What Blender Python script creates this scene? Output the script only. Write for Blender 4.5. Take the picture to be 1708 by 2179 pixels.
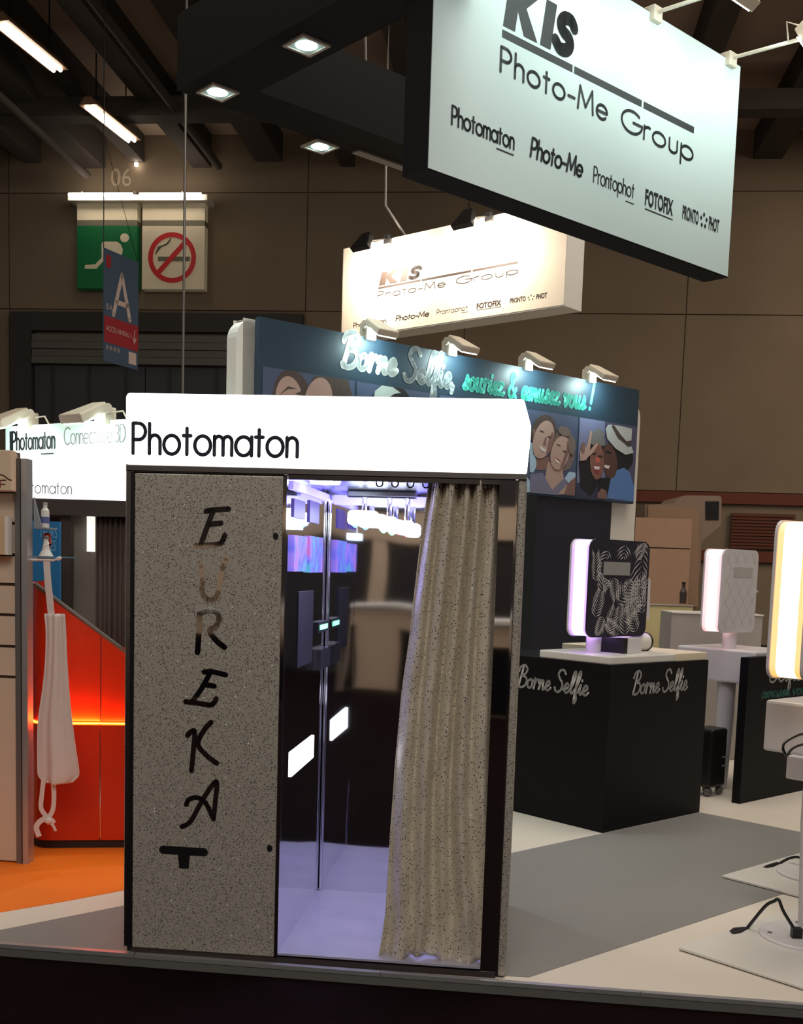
import bpy, bmesh, math, random
from math import sin, cos, pi, radians, atan2, hypot
from mathutils import Vector, Matrix

# ------------------------------------------------------------------ reset
for o in list(bpy.data.objects):
    bpy.data.objects.remove(o, do_unlink=True)
scene = bpy.context.scene
COL = scene.collection
random.seed(7)

# ------------------------------------------------------------------ camera (photo 1708 x 2179)
F, PX, PY, CZ = 2385.0, 854.0, 1463.0, 1.483
PITCH, ROLL = radians(6.2), radians(1.83)
CAMR = Matrix.Rotation(pi / 2 - PITCH, 3, 'X') @ Matrix.Rotation(ROLL, 3, 'Z')
CAMC = Vector((0, 0, CZ))
cam_d = bpy.data.cameras.new('camera')
cam = bpy.data.objects.new('camera', cam_d)
COL.objects.link(cam)
cam.matrix_world = Matrix.Translation(CAMC) @ CAMR.to_4x4()
cam_d.sensor_fit = 'HORIZONTAL'
cam_d.sensor_width = 36.0
cam_d.lens = 36.0 * F / 1708.0
cam_d.shift_y = (PY - 1089.5) / 1708.0
cam_d.clip_start = 0.05
cam_d.clip_end = 200
scene.camera = cam

# ------------------------------------------------------------------ world, exposure
w = bpy.data.worlds.new('hall_air')
scene.world = w
w.use_nodes = True
bg = w.node_tree.nodes['Background']
bg.inputs['Color'].default_value = (1.0, 0.86, 0.74, 1)
bg.inputs['Strength'].default_value = 0.19
vs = scene.view_settings
vs.view_transform = 'Standard'
vs.look = 'None'
vs.exposure = 0.0
vs.gamma = 1.0
vs.use_curve_mapping = False


def area_light(name, loc, target, size, power, color, size_y=None, spread=180):
    d = bpy.data.lights.new(name, 'AREA')
    d.energy = power
    d.color = color
    d.size = size
    if size_y:
        d.shape = 'RECTANGLE'
        d.size_y = size_y
    d.spread = radians(spread)
    o = bpy.data.objects.new(name, d)
    COL.objects.link(o)
    o.location = loc
    v = Vector(target) - Vector(loc)
    o.rotation_euler = v.to_track_quat('-Z', 'Y').to_euler()
    return o


# hall fill: unseen area lights added over the stands and over the aisle
area_light('hall_fill', (2.5, 7.0, 8.4), (2.5, 7.0, 0), 5, 390, (1.0, 0.88, 0.74))
area_light('hall_fill', (-4.0, 6.5, 8.4), (-4.0, 6.5, 0), 4, 110, (1.0, 0.84, 0.66))
area_light('hall_fill', (0.0, -3.0, 7.5), (0.0, 0.5, 0.4), 5, 340, (1.0, 0.94, 0.88))
area_light('hall_fill', (-3.0, -2.0, 7.5), (-3.2, -5.5, 0.5), 3, 160, (1.0, 0.86, 0.72))
area_light('hall_fill', (11.0, 14.0, 8.4), (11.0, 19.0, 1.0), 5, 420, (1.0, 0.80, 0.62))


# ------------------------------------------------------------------ photo pixel -> place
def ray(x, y):
    return CAMR @ Vector(((x - PX) / F, -(y - PY) / F, -1.0))


def onz(x, y, z=0.0):
    d = ray(x, y)
    return CAMC + d * ((z - CZ) / d.z)


def ond(x, y, Y):
    d = ray(x, y)
    return CAMC + d * (Y / d.y)


def TM(o, deg):
    return Matrix.Translation(Vector(o)) @ Matrix.Rotation(radians(deg), 4, 'Z')


def L(T, x, y, p=0.0, axis=1):
    """photo pixel -> local point on the plane local[axis] == p of frame T"""
    Ti = T.inverted()
    c = Ti @ CAMC
    d = Ti.to_3x3() @ ray(x, y)
    k = (p - c[axis]) / d[axis]
    return c + d * k


# ------------------------------------------------------------------ materials
def S(r, g, b):
    f = lambda c: ((c / 255 + 0.055) / 1.055) ** 2.4 if c > 10 else c / 255 / 12.92
    return (f(r), f(g), f(b), 1)


MATS = {}


def mat(name, col, rough=0.6, metal=0.0, emit=None, es=1.0, var=0.06, vscale=8.0, bump=0.0, bscale=60.0,
        spec=0.5, trans=0.0, coat=0.0, alpha=1.0):
    if name in MATS:
        return MATS[name]
    m = bpy.data.materials.new(name)
    m.use_nodes = True
    nt = m.node_tree
    b = nt.nodes['Principled BSDF']
    b.inputs['Roughness'].default_value = rough
    b.inputs['Metallic'].default_value = metal
    b.inputs['Specular IOR Level'].default_value = spec
    b.inputs['Transmission Weight'].default_value = trans
    b.inputs['Coat Weight'].default_value = coat
    b.inputs['Alpha'].default_value = alpha
    tc = nt.nodes.new('ShaderNodeTexCoord')
    nz = nt.nodes.new('ShaderNodeTexNoise')
    nz.inputs['Scale'].default_value = vscale
    nz.inputs['Detail'].default_value = 4
    nt.links.new(tc.outputs['Object'], nz.inputs['Vector'])
    mx = nt.nodes.new('ShaderNodeMix')
    mx.data_type = 'RGBA'
    mx.inputs['A'].default_value = tuple(c * (1 - var) for c in col[:3]) + (1,)
    mx.inputs['B'].default_value = tuple(min(1, c * (1 + var)) for c in col[:3]) + (1,)
    nt.links.new(nz.outputs['Fac'], mx.inputs['Factor'])
    nt.links.new(mx.outputs['Result'], b.inputs['Base Color'])
    if emit:
        b.inputs['Emission Color'].default_value = emit
        b.inputs['Emission Strength'].default_value = es
    if bump:
        n2 = nt.nodes.new('ShaderNodeTexNoise')
        n2.inputs['Scale'].default_value = bscale
        n2.inputs['Detail'].default_value = 3
        nt.links.new(tc.outputs['Object'], n2.inputs['Vector'])
        bp = nt.nodes.new('ShaderNodeBump')
        bp.inputs['Strength'].default_value = bump
        bp.inputs['Distance'].default_value = 0.02
        nt.links.new(n2.outputs['Fac'], bp.inputs['Height'])
        nt.links.new(bp.outputs['Normal'], b.inputs['Normal'])
    MATS[name] = m
    return m


def speckle(name, base, dark, spark, s1, t1, s2, t2, rough=0.45, metal=0.25, lean=0.12):
    """glitter laminate / lurex cloth: small dark dots and scattered bright flakes"""
    m = bpy.data.materials.new(name)
    m.use_nodes = True
    nt = m.node_tree
    b = nt.nodes['Principled BSDF']
    tc = nt.nodes.new('ShaderNodeTexCoord')

    def dots(scale, thr, chance):
        v = nt.nodes.new('ShaderNodeTexVoronoi')
        v.inputs['Scale'].default_value = scale
        nt.links.new(tc.outputs['Object'], v.inputs['Vector'])
        lt = nt.nodes.new('ShaderNodeMath')
        lt.operation = 'LESS_THAN'
        lt.inputs[1].default_value = thr
        nt.links.new(v.outputs['Distance'], lt.inputs[0])
        sp = nt.nodes.new('ShaderNodeSeparateColor')
        nt.links.new(v.outputs['Color'], sp.inputs['Color'])
        l2 = nt.nodes.new('ShaderNodeMath')
        l2.operation = 'LESS_THAN'
        l2.inputs[1].default_value = chance
        nt.links.new(sp.outputs['Red'], l2.inputs[0])
        mu = nt.nodes.new('ShaderNodeMath')
        mu.operation = 'MULTIPLY'
        nt.links.new(lt.outputs[0], mu.inputs[0])
        nt.links.new(l2.outputs[0], mu.inputs[1])
        return mu.outputs[0]

    nz = nt.nodes.new('ShaderNodeTexNoise')
    nz.inputs['Scale'].default_value = 260
    nz.inputs['Detail'].default_value = 2
    nt.links.new(tc.outputs['Object'], nz.inputs['Vector'])
    m0 = nt.nodes.new('ShaderNodeMix')
    m0.data_type = 'RGBA'
    m0.inputs['A'].default_value = tuple(c * (1 - lean * 2) for c in base[:3]) + (1,)
    m0.inputs['B'].default_value = tuple(min(1, c * (1 + lean * 2)) for c in base[:3]) + (1,)
    nt.links.new(nz.outputs['Fac'], m0.inputs['Factor'])
    m1 = nt.nodes.new('ShaderNodeMix')
    m1.data_type = 'RGBA'
    nt.links.new(m0.outputs['Result'], m1.inputs['A'])
    m1.inputs['B'].default_value = dark
    nt.links.new(dots(s1, t1, 0.75), m1.inputs['Factor'])
    m2 = nt.nodes.new('ShaderNodeMix')
    m2.data_type = 'RGBA'
    nt.links.new(m1.outputs['Result'], m2.inputs['A'])
    m2.inputs['B'].default_value = spark
    nt.links.new(dots(s2, t2, 0.12), m2.inputs['Factor'])
    nt.links.new(m2.outputs['Result'], b.inputs['Base Color'])
    b.inputs['Roughness'].default_value = rough
    b.inputs['Metallic'].default_value = metal
    MATS[name] = m
    return m


def foil(name, tint, rough, bump, scale, iris=0.0):
    """polished wavy mirror foil"""
    m = bpy.data.materials.new(name)
    m.use_nodes = True
    nt = m.node_tree
    b = nt.nodes['Principled BSDF']
    b.inputs['Base Color'].default_value = tint
    b.inputs['Metallic'].default_value = 1.0
    b.inputs['Roughness'].default_value = rough
    tc = nt.nodes.new('ShaderNodeTexCoord')
    n2 = nt.nodes.new('ShaderNodeTexNoise')
    n2.inputs['Scale'].default_value = scale
    n2.inputs['Detail'].default_value = 0.5
    nt.links.new(tc.outputs['Object'], n2.inputs['Vector'])
    bp = nt.nodes.new('ShaderNodeBump')
    bp.inputs['Strength'].default_value = bump
    bp.inputs['Distance'].default_value = 0.02
    nt.links.new(n2.outputs['Fac'], bp.inputs['Height'])
    nt.links.new(bp.outputs['Normal'], b.inputs['Normal'])
    MATS[name] = m
    return m


def emit(name, col, s, var=0.0):
    return mat(name, (0.8, 0.8, 0.8, 1), 0.5, emit=col, es=s, var=0.02)


WHITE = mat('white_paint', S(226, 222, 214), 0.45, var=0.03)
WHITEG = mat('white_gloss', S(222, 218, 212), 0.28, var=0.03)
FLOORW = mat('white_vinyl', S(222, 212, 200), 0.42, var=0.05, vscale=3)
FLOORG = mat('grey_vinyl', S(132, 130, 128), 0.55, var=0.06, vscale=2.5, bump=0.05, bscale=200)
FLOORO = mat('orange_vinyl', S(240, 118, 8), 0.6, var=0.08, vscale=3)
CARPET = mat('aisle_carpet', S(20, 9, 10), 0.95, var=0.3, vscale=30, bump=0.4, bscale=300, spec=.04)
KERB = mat('kerb_grey', S(96, 96, 92), 0.6)
ALU = mat('aluminium', S(190, 190, 192), 0.35, metal=0.7)
GREYM = mat('grey_metal', S(120, 118, 116), 0.4, metal=0.5)
BLACK = mat('black_laminate', S(18, 17, 20), 0.5, var=0.15, spec=.14)
BLACKP = mat('black_plastic', S(18, 18, 20), 0.4)
INK = mat('dark_ink', S(44, 46, 62), 0.6)
INKB = mat('black_ink', S(20, 22, 24), 0.6)
CONC = mat('concrete', S(138, 122, 102), 0.9, var=0.22, vscale=0.7, bump=0.15, bscale=6)
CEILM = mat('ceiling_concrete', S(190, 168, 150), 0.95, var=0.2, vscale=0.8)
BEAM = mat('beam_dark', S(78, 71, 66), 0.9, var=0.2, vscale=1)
LAMINATE = speckle('glitter_laminate', S(178, 171, 160), S(70, 64, 58), S(255, 255, 250), 170, 0.32, 60, 0.16)
CLOTH = speckle('sequin_cloth', S(214, 204, 186), S(56, 50, 46), S(255, 255, 250), 105, 0.25, 42, 0.15, rough=0.38, metal=0.22)
CHROME = foil('chrome', (0.80, 0.80, 0.82, 1), 0.07, 0.04, 9)
FOIL = foil('mirror_foil', (0.78, 0.80, 0.86, 1), 0.04, 0.22, 2.0)
MIRROR = foil('mirror_plain', (0.72, 0.72, 0.74, 1), 0.03, 0.01, 4)
STEEL = foil('brushed_steel', (0.42, 0.42, 0.44, 1), 0.22, 0.03, 20)


# ------------------------------------------------------------------ mesh building
class MB:
    def __init__(s):
        s.v, s.f, s.m, s.mats, s.smooth = [], [], [], [], False

    def mi(s, m):
        if m not in s.mats:
            s.mats.append(m)
        return s.mats.index(m)

    def face(s, pts, m):
        i = len(s.v)
        s.v += [Vector(p) for p in pts]
        s.f.append(list(range(i, i + len(pts))))
        s.m.append(s.mi(m))
        return s

    def add(s, vs_, fs, m):
        i = len(s.v)
        s.v += [Vector(p) for p in vs_]
        k = s.mi(m)
        for f in fs:
            s.f.append([a + i for a in f])
            s.m.append(k)
        return s

    def box(s, a, b, m, M=None):
        x0, y0, z0 = a
        x1, y1, z1 = b
        vs_ = [Vector(p) for p in ((x0, y0, z0), (x1, y0, z0), (x1, y1, z0), (x0, y1, z0),
                                   (x0, y0, z1), (x1, y0, z1), (x1, y1, z1), (x0, y1, z1))]
        if M:
            vs_ = [M @ p for p in vs_]
        return s.add(vs_, [(0, 3, 2, 1), (4, 5, 6, 7), (0, 1, 5, 4), (1, 2, 6, 5), (2, 3, 7, 6), (3, 0, 4, 7)], m)

    def prism(s, poly, y0, y1, m, M=None, axis='y'):
        """polygon in (x,z) extruded along y (axis 'y'), or in (x,y) along z (axis 'z'), or (y,z) along x"""
        n = len(poly)
        mk = {'y': lambda p, t: Vector((p[0], t, p[1])), 'z': lambda p, t: Vector((p[0], p[1], t)),
              'x': lambda p, t: Vector((t, p[0], p[1]))}[axis]
        vs_ = [mk(p, y0) for p in poly] + [mk(p, y1) for p in poly]
        if M:
            vs_ = [M @ p for p in vs_]
        fs = [list(range(n)), list(range(2 * n - 1, n - 1, -1))]
        fs += [(i, i + n, (i + 1) % n + n, (i + 1) % n) for i in range(n)]
        return s.add(vs_, fs, m)

    def tube(s, pts, r, m, n=8, cap=True):
        pts = [Vector(p) for p in pts]
        rs = r if isinstance(r, (list, tuple)) else [r] * len(pts)
        up = Vector((0, 0, 1))
        vs_, fs = [], []
        for i, p in enumerate(pts):
            d = (pts[min(i + 1, len(pts) - 1)] - pts[max(i - 1, 0)]).normalized()
            a = d.cross(up)
            if a.length < 1e-3:
                a = d.cross(Vector((1, 0, 0)))
            a.normalize()
            b = d.cross(a).normalized()
            for k in range(n):
                t = 2 * pi * k / n
                vs_.append(p + (a * cos(t) + b * sin(t)) * rs[i])
        for i in range(len(pts) - 1):
            for k in range(n):
                fs.append((i * n + k, i * n + (k + 1) % n, (i + 1) * n + (k + 1) % n, (i + 1) * n + k))
        if cap:
            fs.append(list(range(n - 1, -1, -1)))
            fs.append([(len(pts) - 1) * n + k for k in range(n)])
        s.smooth = True
        return s.add(vs_, fs, m)

    def lathe(s, prof, m, c=(0, 0, 0), n=20):
        vs_, fs = [], []
        for (r, z) in prof:
            for k in range(n):
                t = 2 * pi * k / n
                vs_.append(Vector((c[0] + r * cos(t), c[1] + r * sin(t), c[2] + z)))
        for i in range(len(prof) - 1):
            for k in range(n):
                fs.append((i * n + k, i * n + (k + 1) % n, (i + 1) * n + (k + 1) % n, (i + 1) * n + k))
        fs.append(list(range(n - 1, -1, -1)))
        fs.append([(len(prof) - 1) * n + k for k in range(n)])
        return s.add(vs_, fs, m)

    def build(s, name, parent=None, bevel=0.0, smooth=None):
        me = bpy.data.meshes.new(name)
        me.from_pydata([tuple(p) for p in s.v], [], s.f)
        for m in s.mats:
            me.materials.append(m)
        for p, k in zip(me.polygons, s.m):
            p.material_index = k
        sm = s.smooth if smooth is None else smooth
        if sm:
            for p in me.polygons:
                p.use_smooth = True
            me.set_sharp_from_angle(angle=radians(40))
        me.update()
        o = bpy.data.objects.new(name, me)
        COL.objects.link(o)
        if parent:
            o.parent = parent
        if bevel:
            bm_ = o.modifiers.new('bevel', 'BEVEL')
            bm_.width = bevel
            bm_.segments = 2
            bm_.limit_method = 'ANGLE'
        return o


def tag(o, label, cat, group=None):
    o['label'] = label
    o['category'] = cat
    if group:
        o['group'] = group
    return o


def struct(o, label=None):
    o['kind'] = 'structure'
    if label:
        o['label'] = label
    return o


def thing(name, label, cat, T, group=None):
    o = bpy.data.objects.new(name, None)
    COL.objects.link(o)
    o.empty_display_size = 0.1
    o.matrix_world = T
    return tag(o, label, cat, group)


def rrect(x0, z0, x1, z1, r, n=6):
    out = []
    for cx, cz, a0 in ((x1 - r, z1 - r, 0), (x0 + r, z1 - r, 90), (x0 + r, z0 + r, 180), (x1 - r, z0 + r, 270)):
        for k in range(n + 1):
            t = radians(a0 + 90 * k / n)
            out.append((cx + r * cos(t), cz + r * sin(t)))
    return out


# ------------------------------------------------------------------ lettering
def arc(cx, cz, rx, rz, a0, a1, n=14):
    return [(cx + rx * cos(radians(a0 + (a1 - a0) * k / n)), cz + rz * sin(radians(a0 + (a1 - a0) * k / n))) for k in range(n + 1)]


CIR = arc(.31, .31, .31, .31, 0, 360, 24)
GEO = {  # geometric sans: (advance, strokes)
    'P': (.50, [[(0, 0), (0, 1)], [(0, 1), (.22, 1)] + arc(.22, .73, .27, .27, 90, -90) + [(0, .46)]]),
    'h': (.42, [[(0, 0), (0, 1)], [(0, .3)] + arc(.21, .41, .21, .21, 180, 0) + [(.42, 0)]]),
    'o': (.62, [CIR]),
    't': (.30, [[(.14, 0), (.14, .86)], [(0, .62), (.29, .62)]]),
    'm': (.68, [[(0, 0), (0, .62)], [(0, .35)] + arc(.17, .45, .17, .17, 180, 0) + [(.34, 0)],
                [(.34, .35)] + arc(.51, .45, .17, .17, 180, 0) + [(.68, 0)]]),
    'a': (.62, [CIR, [(.62, 0), (.62, .62)]]),
    'n': (.40, [[(0, 0), (0, .62)], [(0, .35)] + arc(.20, .42, .20, .20, 180, 0) + [(.40, 0)]]),
    'r': (.22, [[(0, 0), (0, .62)], [(0, .35)] + arc(.20, .40, .20, .22, 180, 70)]),
    'p': (.62, [CIR, [(0, -.32), (0, .62)]]),
    'M': (.84, [[(0, 0), (.08, 1), (.42, .18), (.76, 1), (.84, 0)]]),
    'e': (.60, [[(.02, .31), (.60, .31)] + arc(.31, .31, .30, .31, 0, 318, 22)]),
    'G': (.88, [arc(.5, .5, .48, .5, 48, 360, 26) + [(.56, .5)]]),
    'u': (.40, [[(0, .62)] + arc(.20, .20, .20, .20, 180, 360) + [(.40, .62)]]),
    'C': (.80, [arc(.5, .5, .48, .5, 50, 310, 24)]),
    'c': (.50, [arc(.31, .31, .30, .31, 50, 310, 20)]),
    'i': (.04, [[(0, 0), (0, .62)], [(0, .84), (0, .88)]]),
    'v': (.46, [[(0, .62), (.23, 0), (.46, .62)]]),
    'é': (.60, [[(.02, .31), (.60, .31)] + arc(.31, .31, .30, .31, 0, 318, 22), [(.27, .76), (.42, .92)]]),
    '3': (.44, [arc(.2, .75, .22, .24, 150, -90), arc(.2, .26, .24, .26, 90, -150)]),
    'D': (.66, [[(0, 0), (0, 1), (.22, 1)] + arc(.22, .5, .44, .5, 90, -90) + [(0, 0)]]),
    'l': (.03, [[(0, 0), (0, 1)]]),
    's': (.34, [arc(.17, .46, .15, .16, 40, 270, 10) + arc(.17, .15, .17, .15, 90, -140, 10)]),
    '-': (.34, [[(0, .34), (.34, .34)]]),
    ' ': (.24, []),
}


def catmull(p, n=6):
    if len(p) < 3:
        return p
    q = [p[0]] + list(p) + [p[-1]]
    out = []
    for i in range(1, len(q) - 2):
        a, b, c, d = q[i - 1], q[i], q[i + 1], q[i + 2]
        for k in range(n):
            t = k / n
            out.append(tuple(0.5 * (2 * b[j] + (c[j] - a[j]) * t + (2 * a[j] - 5 * b[j] + 4 * c[j] - d[j]) * t * t
                                    + (3 * b[j] - a[j] - 3 * c[j] + d[j]) * t ** 3) for j in (0, 1)))
    out.append(p[-1])
    return out


_SCR = {  # brush script
    'B': (.62, [[(.26, .95), (.18, .5), (.10, .0)], [(.0, .72), (.08, .93), (.33, 1.02), (.52, .86), (.43, .63), (.22, .53), (.46, .48), (.58, .3), (.48, .07), (.25, -.02), (.06, .07)]]),
    'o': (.40, [[(.22, .42), (.06, .31), (.05, .10), (.18, .0), (.32, .11), (.31, .34), (.20, .42), (.30, .34), (.43, .37)]]),
    'r': (.34, [[(.04, .40), (.08, .46), (.09, .2), (.06, .0)], [(.07, .12), (.14, .34), (.24, .44), (.31, .38)]]),
    'n': (.42, [[(.0, .3), (.09, .43), (.09, .2), (.05, .0)], [(.06, .12), (.18, .37), (.28, .41), (.28, .2), (.27, .05), (.33, .0), (.43, .09)]]),
    'm': (.62, [[(.0, .3), (.09, .43), (.09, .2), (.05, .0)], [(.06, .12), (.17, .37), (.26, .41), (.27, .2), (.24, .0)], [(.26, .12), (.37, .37), (.46, .41), (.47, .2), (.47, .05), (.53, .0), (.63, .09)]]),
    'e': (.34, [[(.0, .12), (.15, .19), (.27, .31), (.19, .43), (.07, .33), (.05, .12), (.15, .0), (.26, .03), (.36, .13)]]),
    'S': (.56, [[(.56, .84), (.42, 1.0), (.22, .97), (.13, .79), (.25, .6), (.42, .42), (.45, .2), (.30, .01), (.10, .02), (.01, .17)]]),
    'l': (.27, [[(.0, .1), (.15, .35), (.27, .78), (.24, 1.0), (.15, .88), (.10, .5), (.10, .12), (.17, .0), (.29, .09)]]),
    'f': (.28, [[(.0, .1), (.15, .35), (.29, .82), (.26, 1.02), (.17, .86), (.12, .3), (.09, -.3), (.14, -.42), (.22, -.25), (.15, .02), (.30, .09)]]),
    'i': (.24, [[(.0, .1), (.10, .43), (.08, .15), (.14, .0), (.26, .09)], [(.14, .60), (.15, .64)]]),
    ',': (.24, [[(.10, .06), (.06, -.14)]]),
    's': (.32, [[(.0, .08), (.12, .26), (.18, .47), (.25, .22), (.20, .02), (.05, .02)], [(.22, .03), (.34, .09)]]),
    'u': (.44, [[(.0, .2), (.07, .43), (.05, .12), (.14, .0), (.26, .12), (.31, .43), (.28, .12), (.34, .0), (.45, .09)]]),
    'z': (.38, [[(.0, .36), (.10, .42), (.28, .40), (.15, .2), (.02, .02), (.2, .05), (.30, .0), (.40, .09)]]),
    '&': (.62, [[(.52, .0), (.30, .3), (.12, .65), (.2, .86), (.34, .75), (.25, .5), (.05, .25), (.10, .03), (.3, .0), (.50, .32)]]),
    'a': (.44, [[(.29, .36), (.15, .43), (.03, .25), (.06, .03), (.2, .05), (.31, .42), (.28, .1), (.34, .0), (.45, .09)]]),
    'v': (.40, [[(.0, .36), (.08, .43), (.12, .05), (.18, .0), (.30, .2), (.31, .43), (.42, .37)]]),
    '!': (.25, [[(.18, 1.0), (.11, .28)], [(.07, .04), (.07, .07)]]),
    ' ': (.26, []),
}
SCR = {k: (a, [catmull(s) for s in ss]) for k, (a, ss) in _SCR.items()}


def catmull3(p, n=6):
    a = catmull([(q[0], q[1]) for q in p], n)
    b = catmull([(q[0], q[2]) for q in p], n)
    return [Vector((u[0], u[1], w_[1])) for u, w_ in zip(a, b)]


def strokes_of(text, font, gap=.14, shear=0.0):
    x, out = 0.0, []
    for ch in text:
        adv, ss = font[ch]
        for s_ in ss:
            out.append([(x + p[0] + shear * p[1], p[1]) for p in s_])
        x += adv + gap
    return out, x - gap


def ribbon(mb, pts, wd, y, m, M=None):
    """flat stroke of width wd in the plane y (x,z points), with round joints"""
    h = wd / 2

    def P(x, z):
        p = Vector((x, y, z))
        return M @ p if M else p
    for i in range(len(pts) - 1):
        a, b = pts[i], pts[i + 1]
        dx, dz = b[0] - a[0], b[1] - a[1]
        l = hypot(dx, dz)
        if l < 1e-6:
            continue
        nx, nz = -dz / l * h, dx / l * h
        mb.face([P(a[0] + nx, a[1] + nz), P(a[0] - nx, a[1] - nz), P(b[0] - nx, b[1] - nz), P(b[0] + nx, b[1] + nz)], m)
    for k, p in enumerate(pts):
        if 0 < k < len(pts) - 1:
            a, b = pts[k - 1], pts[k + 1]
            t = abs(atan2((b[1] - p[1]) * (p[0] - a[0]) - (b[0] - p[0]) * (p[1] - a[1]),
                          (b[0] - p[0]) * (p[0] - a[0]) + (b[1] - p[1]) * (p[1] - a[1])))
            if t < .05:
                continue
        mb.face([P(p[0] + h * cos(2 * pi * j / 10), p[1] + h * sin(2 * pi * j / 10)) for j in range(10)], m)


def write(mb, text, font, x0, x1, z0, cap, wd, y, m, gap=.14, shear=0.0, M=None, dz=0.0):
    """write text between x0 and x1 on baseline z0 (rising dz), cap height cap, pen width wd"""
    ss, width = strokes_of(text, font, gap, shear)
    k = (x1 - x0) / width
    for s_ in ss:
        ribbon(mb, [(x0 + p[0] * k, z0 + p[1] * cap + dz * p[0] / width) for p in s_], wd, y, m, M)


def bfont(mb, text, x0, x1, z0, cap, y, m, off=0.0, shear=0.0, M=None, dz=0.0):
    c = bpy.data.curves.new('tmp', 'FONT')
    c.body = text
    c.offset = off
    c.shear = shear
    c.resolution_u = 4
    o = bpy.data.objects.new('tmp', c)
    COL.objects.link(o)
    dg = bpy.context.evaluated_depsgraph_get()
    me = bpy.data.meshes.new_from_object(o.evaluated_get(dg))
    xs = [v.co.x for v in me.vertices]
    zs = [v.co.y for v in me.vertices]
    a, b, zb = min(xs), max(xs), max(zs)
    kx, kz = (x1 - x0) / (b - a), cap / zb
    vs_ = []
    for v in me.vertices:
        x, z = v.co.x, v.co.y
        p = Vector((x0 + (x - a) * kx, y, z0 + z * kz + dz * (x - a) / (b - a)))
        vs_.append(M @ p if M else p)
    mb.add(vs_, [list(p.vertices) for p in me.polygons], m)
    bpy.data.objects.remove(o, do_unlink=True)
    bpy.data.curves.remove(c)
    bpy.data.meshes.remove(me)


def circ(cx, cz, rx, rz, n=24, a0=0, a1=360):
    return [(cx + rx * cos(radians(a0 + (a1 - a0) * k / n)), cz + rz * sin(radians(a0 + (a1 - a0) * k / n))) for k in range(n)]


# ================================================================== THE HALL
HB = -6.0                                  # hall axes, degrees
ZH = -0.045                                # hall floor
TW = TM((-5.2, 22.0, 0), HB)
B0 = onz(263, 2025)
TB = TM(B0, -6.07)

mb = MB().box((-22, -24, -0.2), (24, 26, ZH), CARPET, TM((0, 0, 0), HB))
struct(mb.build('floor'))

# raised stand floor (white vinyl on a thin deck), edge towards the aisle
e0, e1 = onz(0, 2010), onz(1708, 2140)
ed = (e1 - e0).normalized()
en = Vector((-ed.y, ed.x, 0))
PA, PB = e0 - ed * 3.2, e1 + ed * 5
deck = [PA, PB, PB + en * 11, PA + en * 11]
mb = MB().prism([(p.x, p.y) for p in deck], ZH, -0.002, KERB, axis='z')
mb.face([Vector((p.x, p.y, 0.0)) for p in (PA + en * .02, PB + en * .02, PB + en * 11, PA + en * 11)], FLOORW)
struct(mb.build('floor_platform'), 'thin raised stand floor covered in white vinyl')
mb = MB()
for i in range(12):                        # aluminium lip, one length after another
    a = PA + ed * (11.2 * i / 12)
    b = PA + ed * (11.2 * (i + 1) / 12 - .004)
    q = [a - en * .003, b - en * .003, b + en * .022, a + en * .022]
    mb.prism([(p.x, p.y) for p in q], -0.012, 0.004, ALU, axis='z')
struct(mb.build('trim_1'), 'aluminium edging strip along the raised floor')

U = Vector((cos(radians(42)), sin(radians(42)), 0))
V = Vector((-sin(radians(42)), cos(radians(42)), 0))


def sheet(name, pts, z, m, label):
    mb = MB().prism([(p[0], p[1]) for p in pts], 0.0, z, m, axis='z')
    return struct(mb.build(name), label)


gl, gl2 = onz(0, 1980), onz(258, 1928)
g2, g3, g4 = onz(1100, 1813), onz(1488, 1729), onz(1708, 1772)
gd, ge = onz(1660, 1905), onz(1125, 2080)
lip = en * .026
pt_left = PA + lip + ed * ((gl - PA).dot(ed) - .3)
gleft = gl - U * ((gl - e0 - lip).dot(en) / U.dot(en))
hid = gl2 + U * .75
hid2 = g2 - U * .45
grey = [gleft, hid, hid2, g3 - V * .004, g4 - V * 0.35 + U * 0, gd + U * 1.25, ge - U * .04]
fe = e0 + ed * ((ge - e0).dot(ed) - .02) + lip
fl = gleft
grey = [fl, fe, ge, gd + U * 1.25, g4 + (g4 - g3).normalized() * .42, g3 - V * .004, hid2, hid, gleft]
fm = e0 + ed * ((B0 - e0).dot(ed) + .5) + lip
gx_ = MB().prism([(p.x, p.y) for p in (fm, hid, gleft)], 0.0, .002, FLOORG, axis='z')
gx_.prism([(p.x, p.y) for p in (fm, ge, gd + U * 1.25, g4 + (g4 - g3).normalized() * .42, g3 - V * .004, hid2)], 0.0, .002, FLOORG, axis='z')
struct(gx_.build('floor_grey_path'), 'grey vinyl path crossing the white stand floor')
o1, o2, o3 = onz(0, 1942), onz(130, 1920), onz(258, 1896)
orange = [o1 - U * .9, o1, o2, o3, o3 + U * .45 + V * .12, o3 + U * .8 + V * .6, o3 + V * 1.9 + U * .7, o3 + V * 2.8 - U * 1.0, o1 - U * 1.1 + V * 2.0]
sheet('floor_orange', orange, 0.002, FLOORO, 'orange vinyl floor area with a curved edge')

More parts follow.
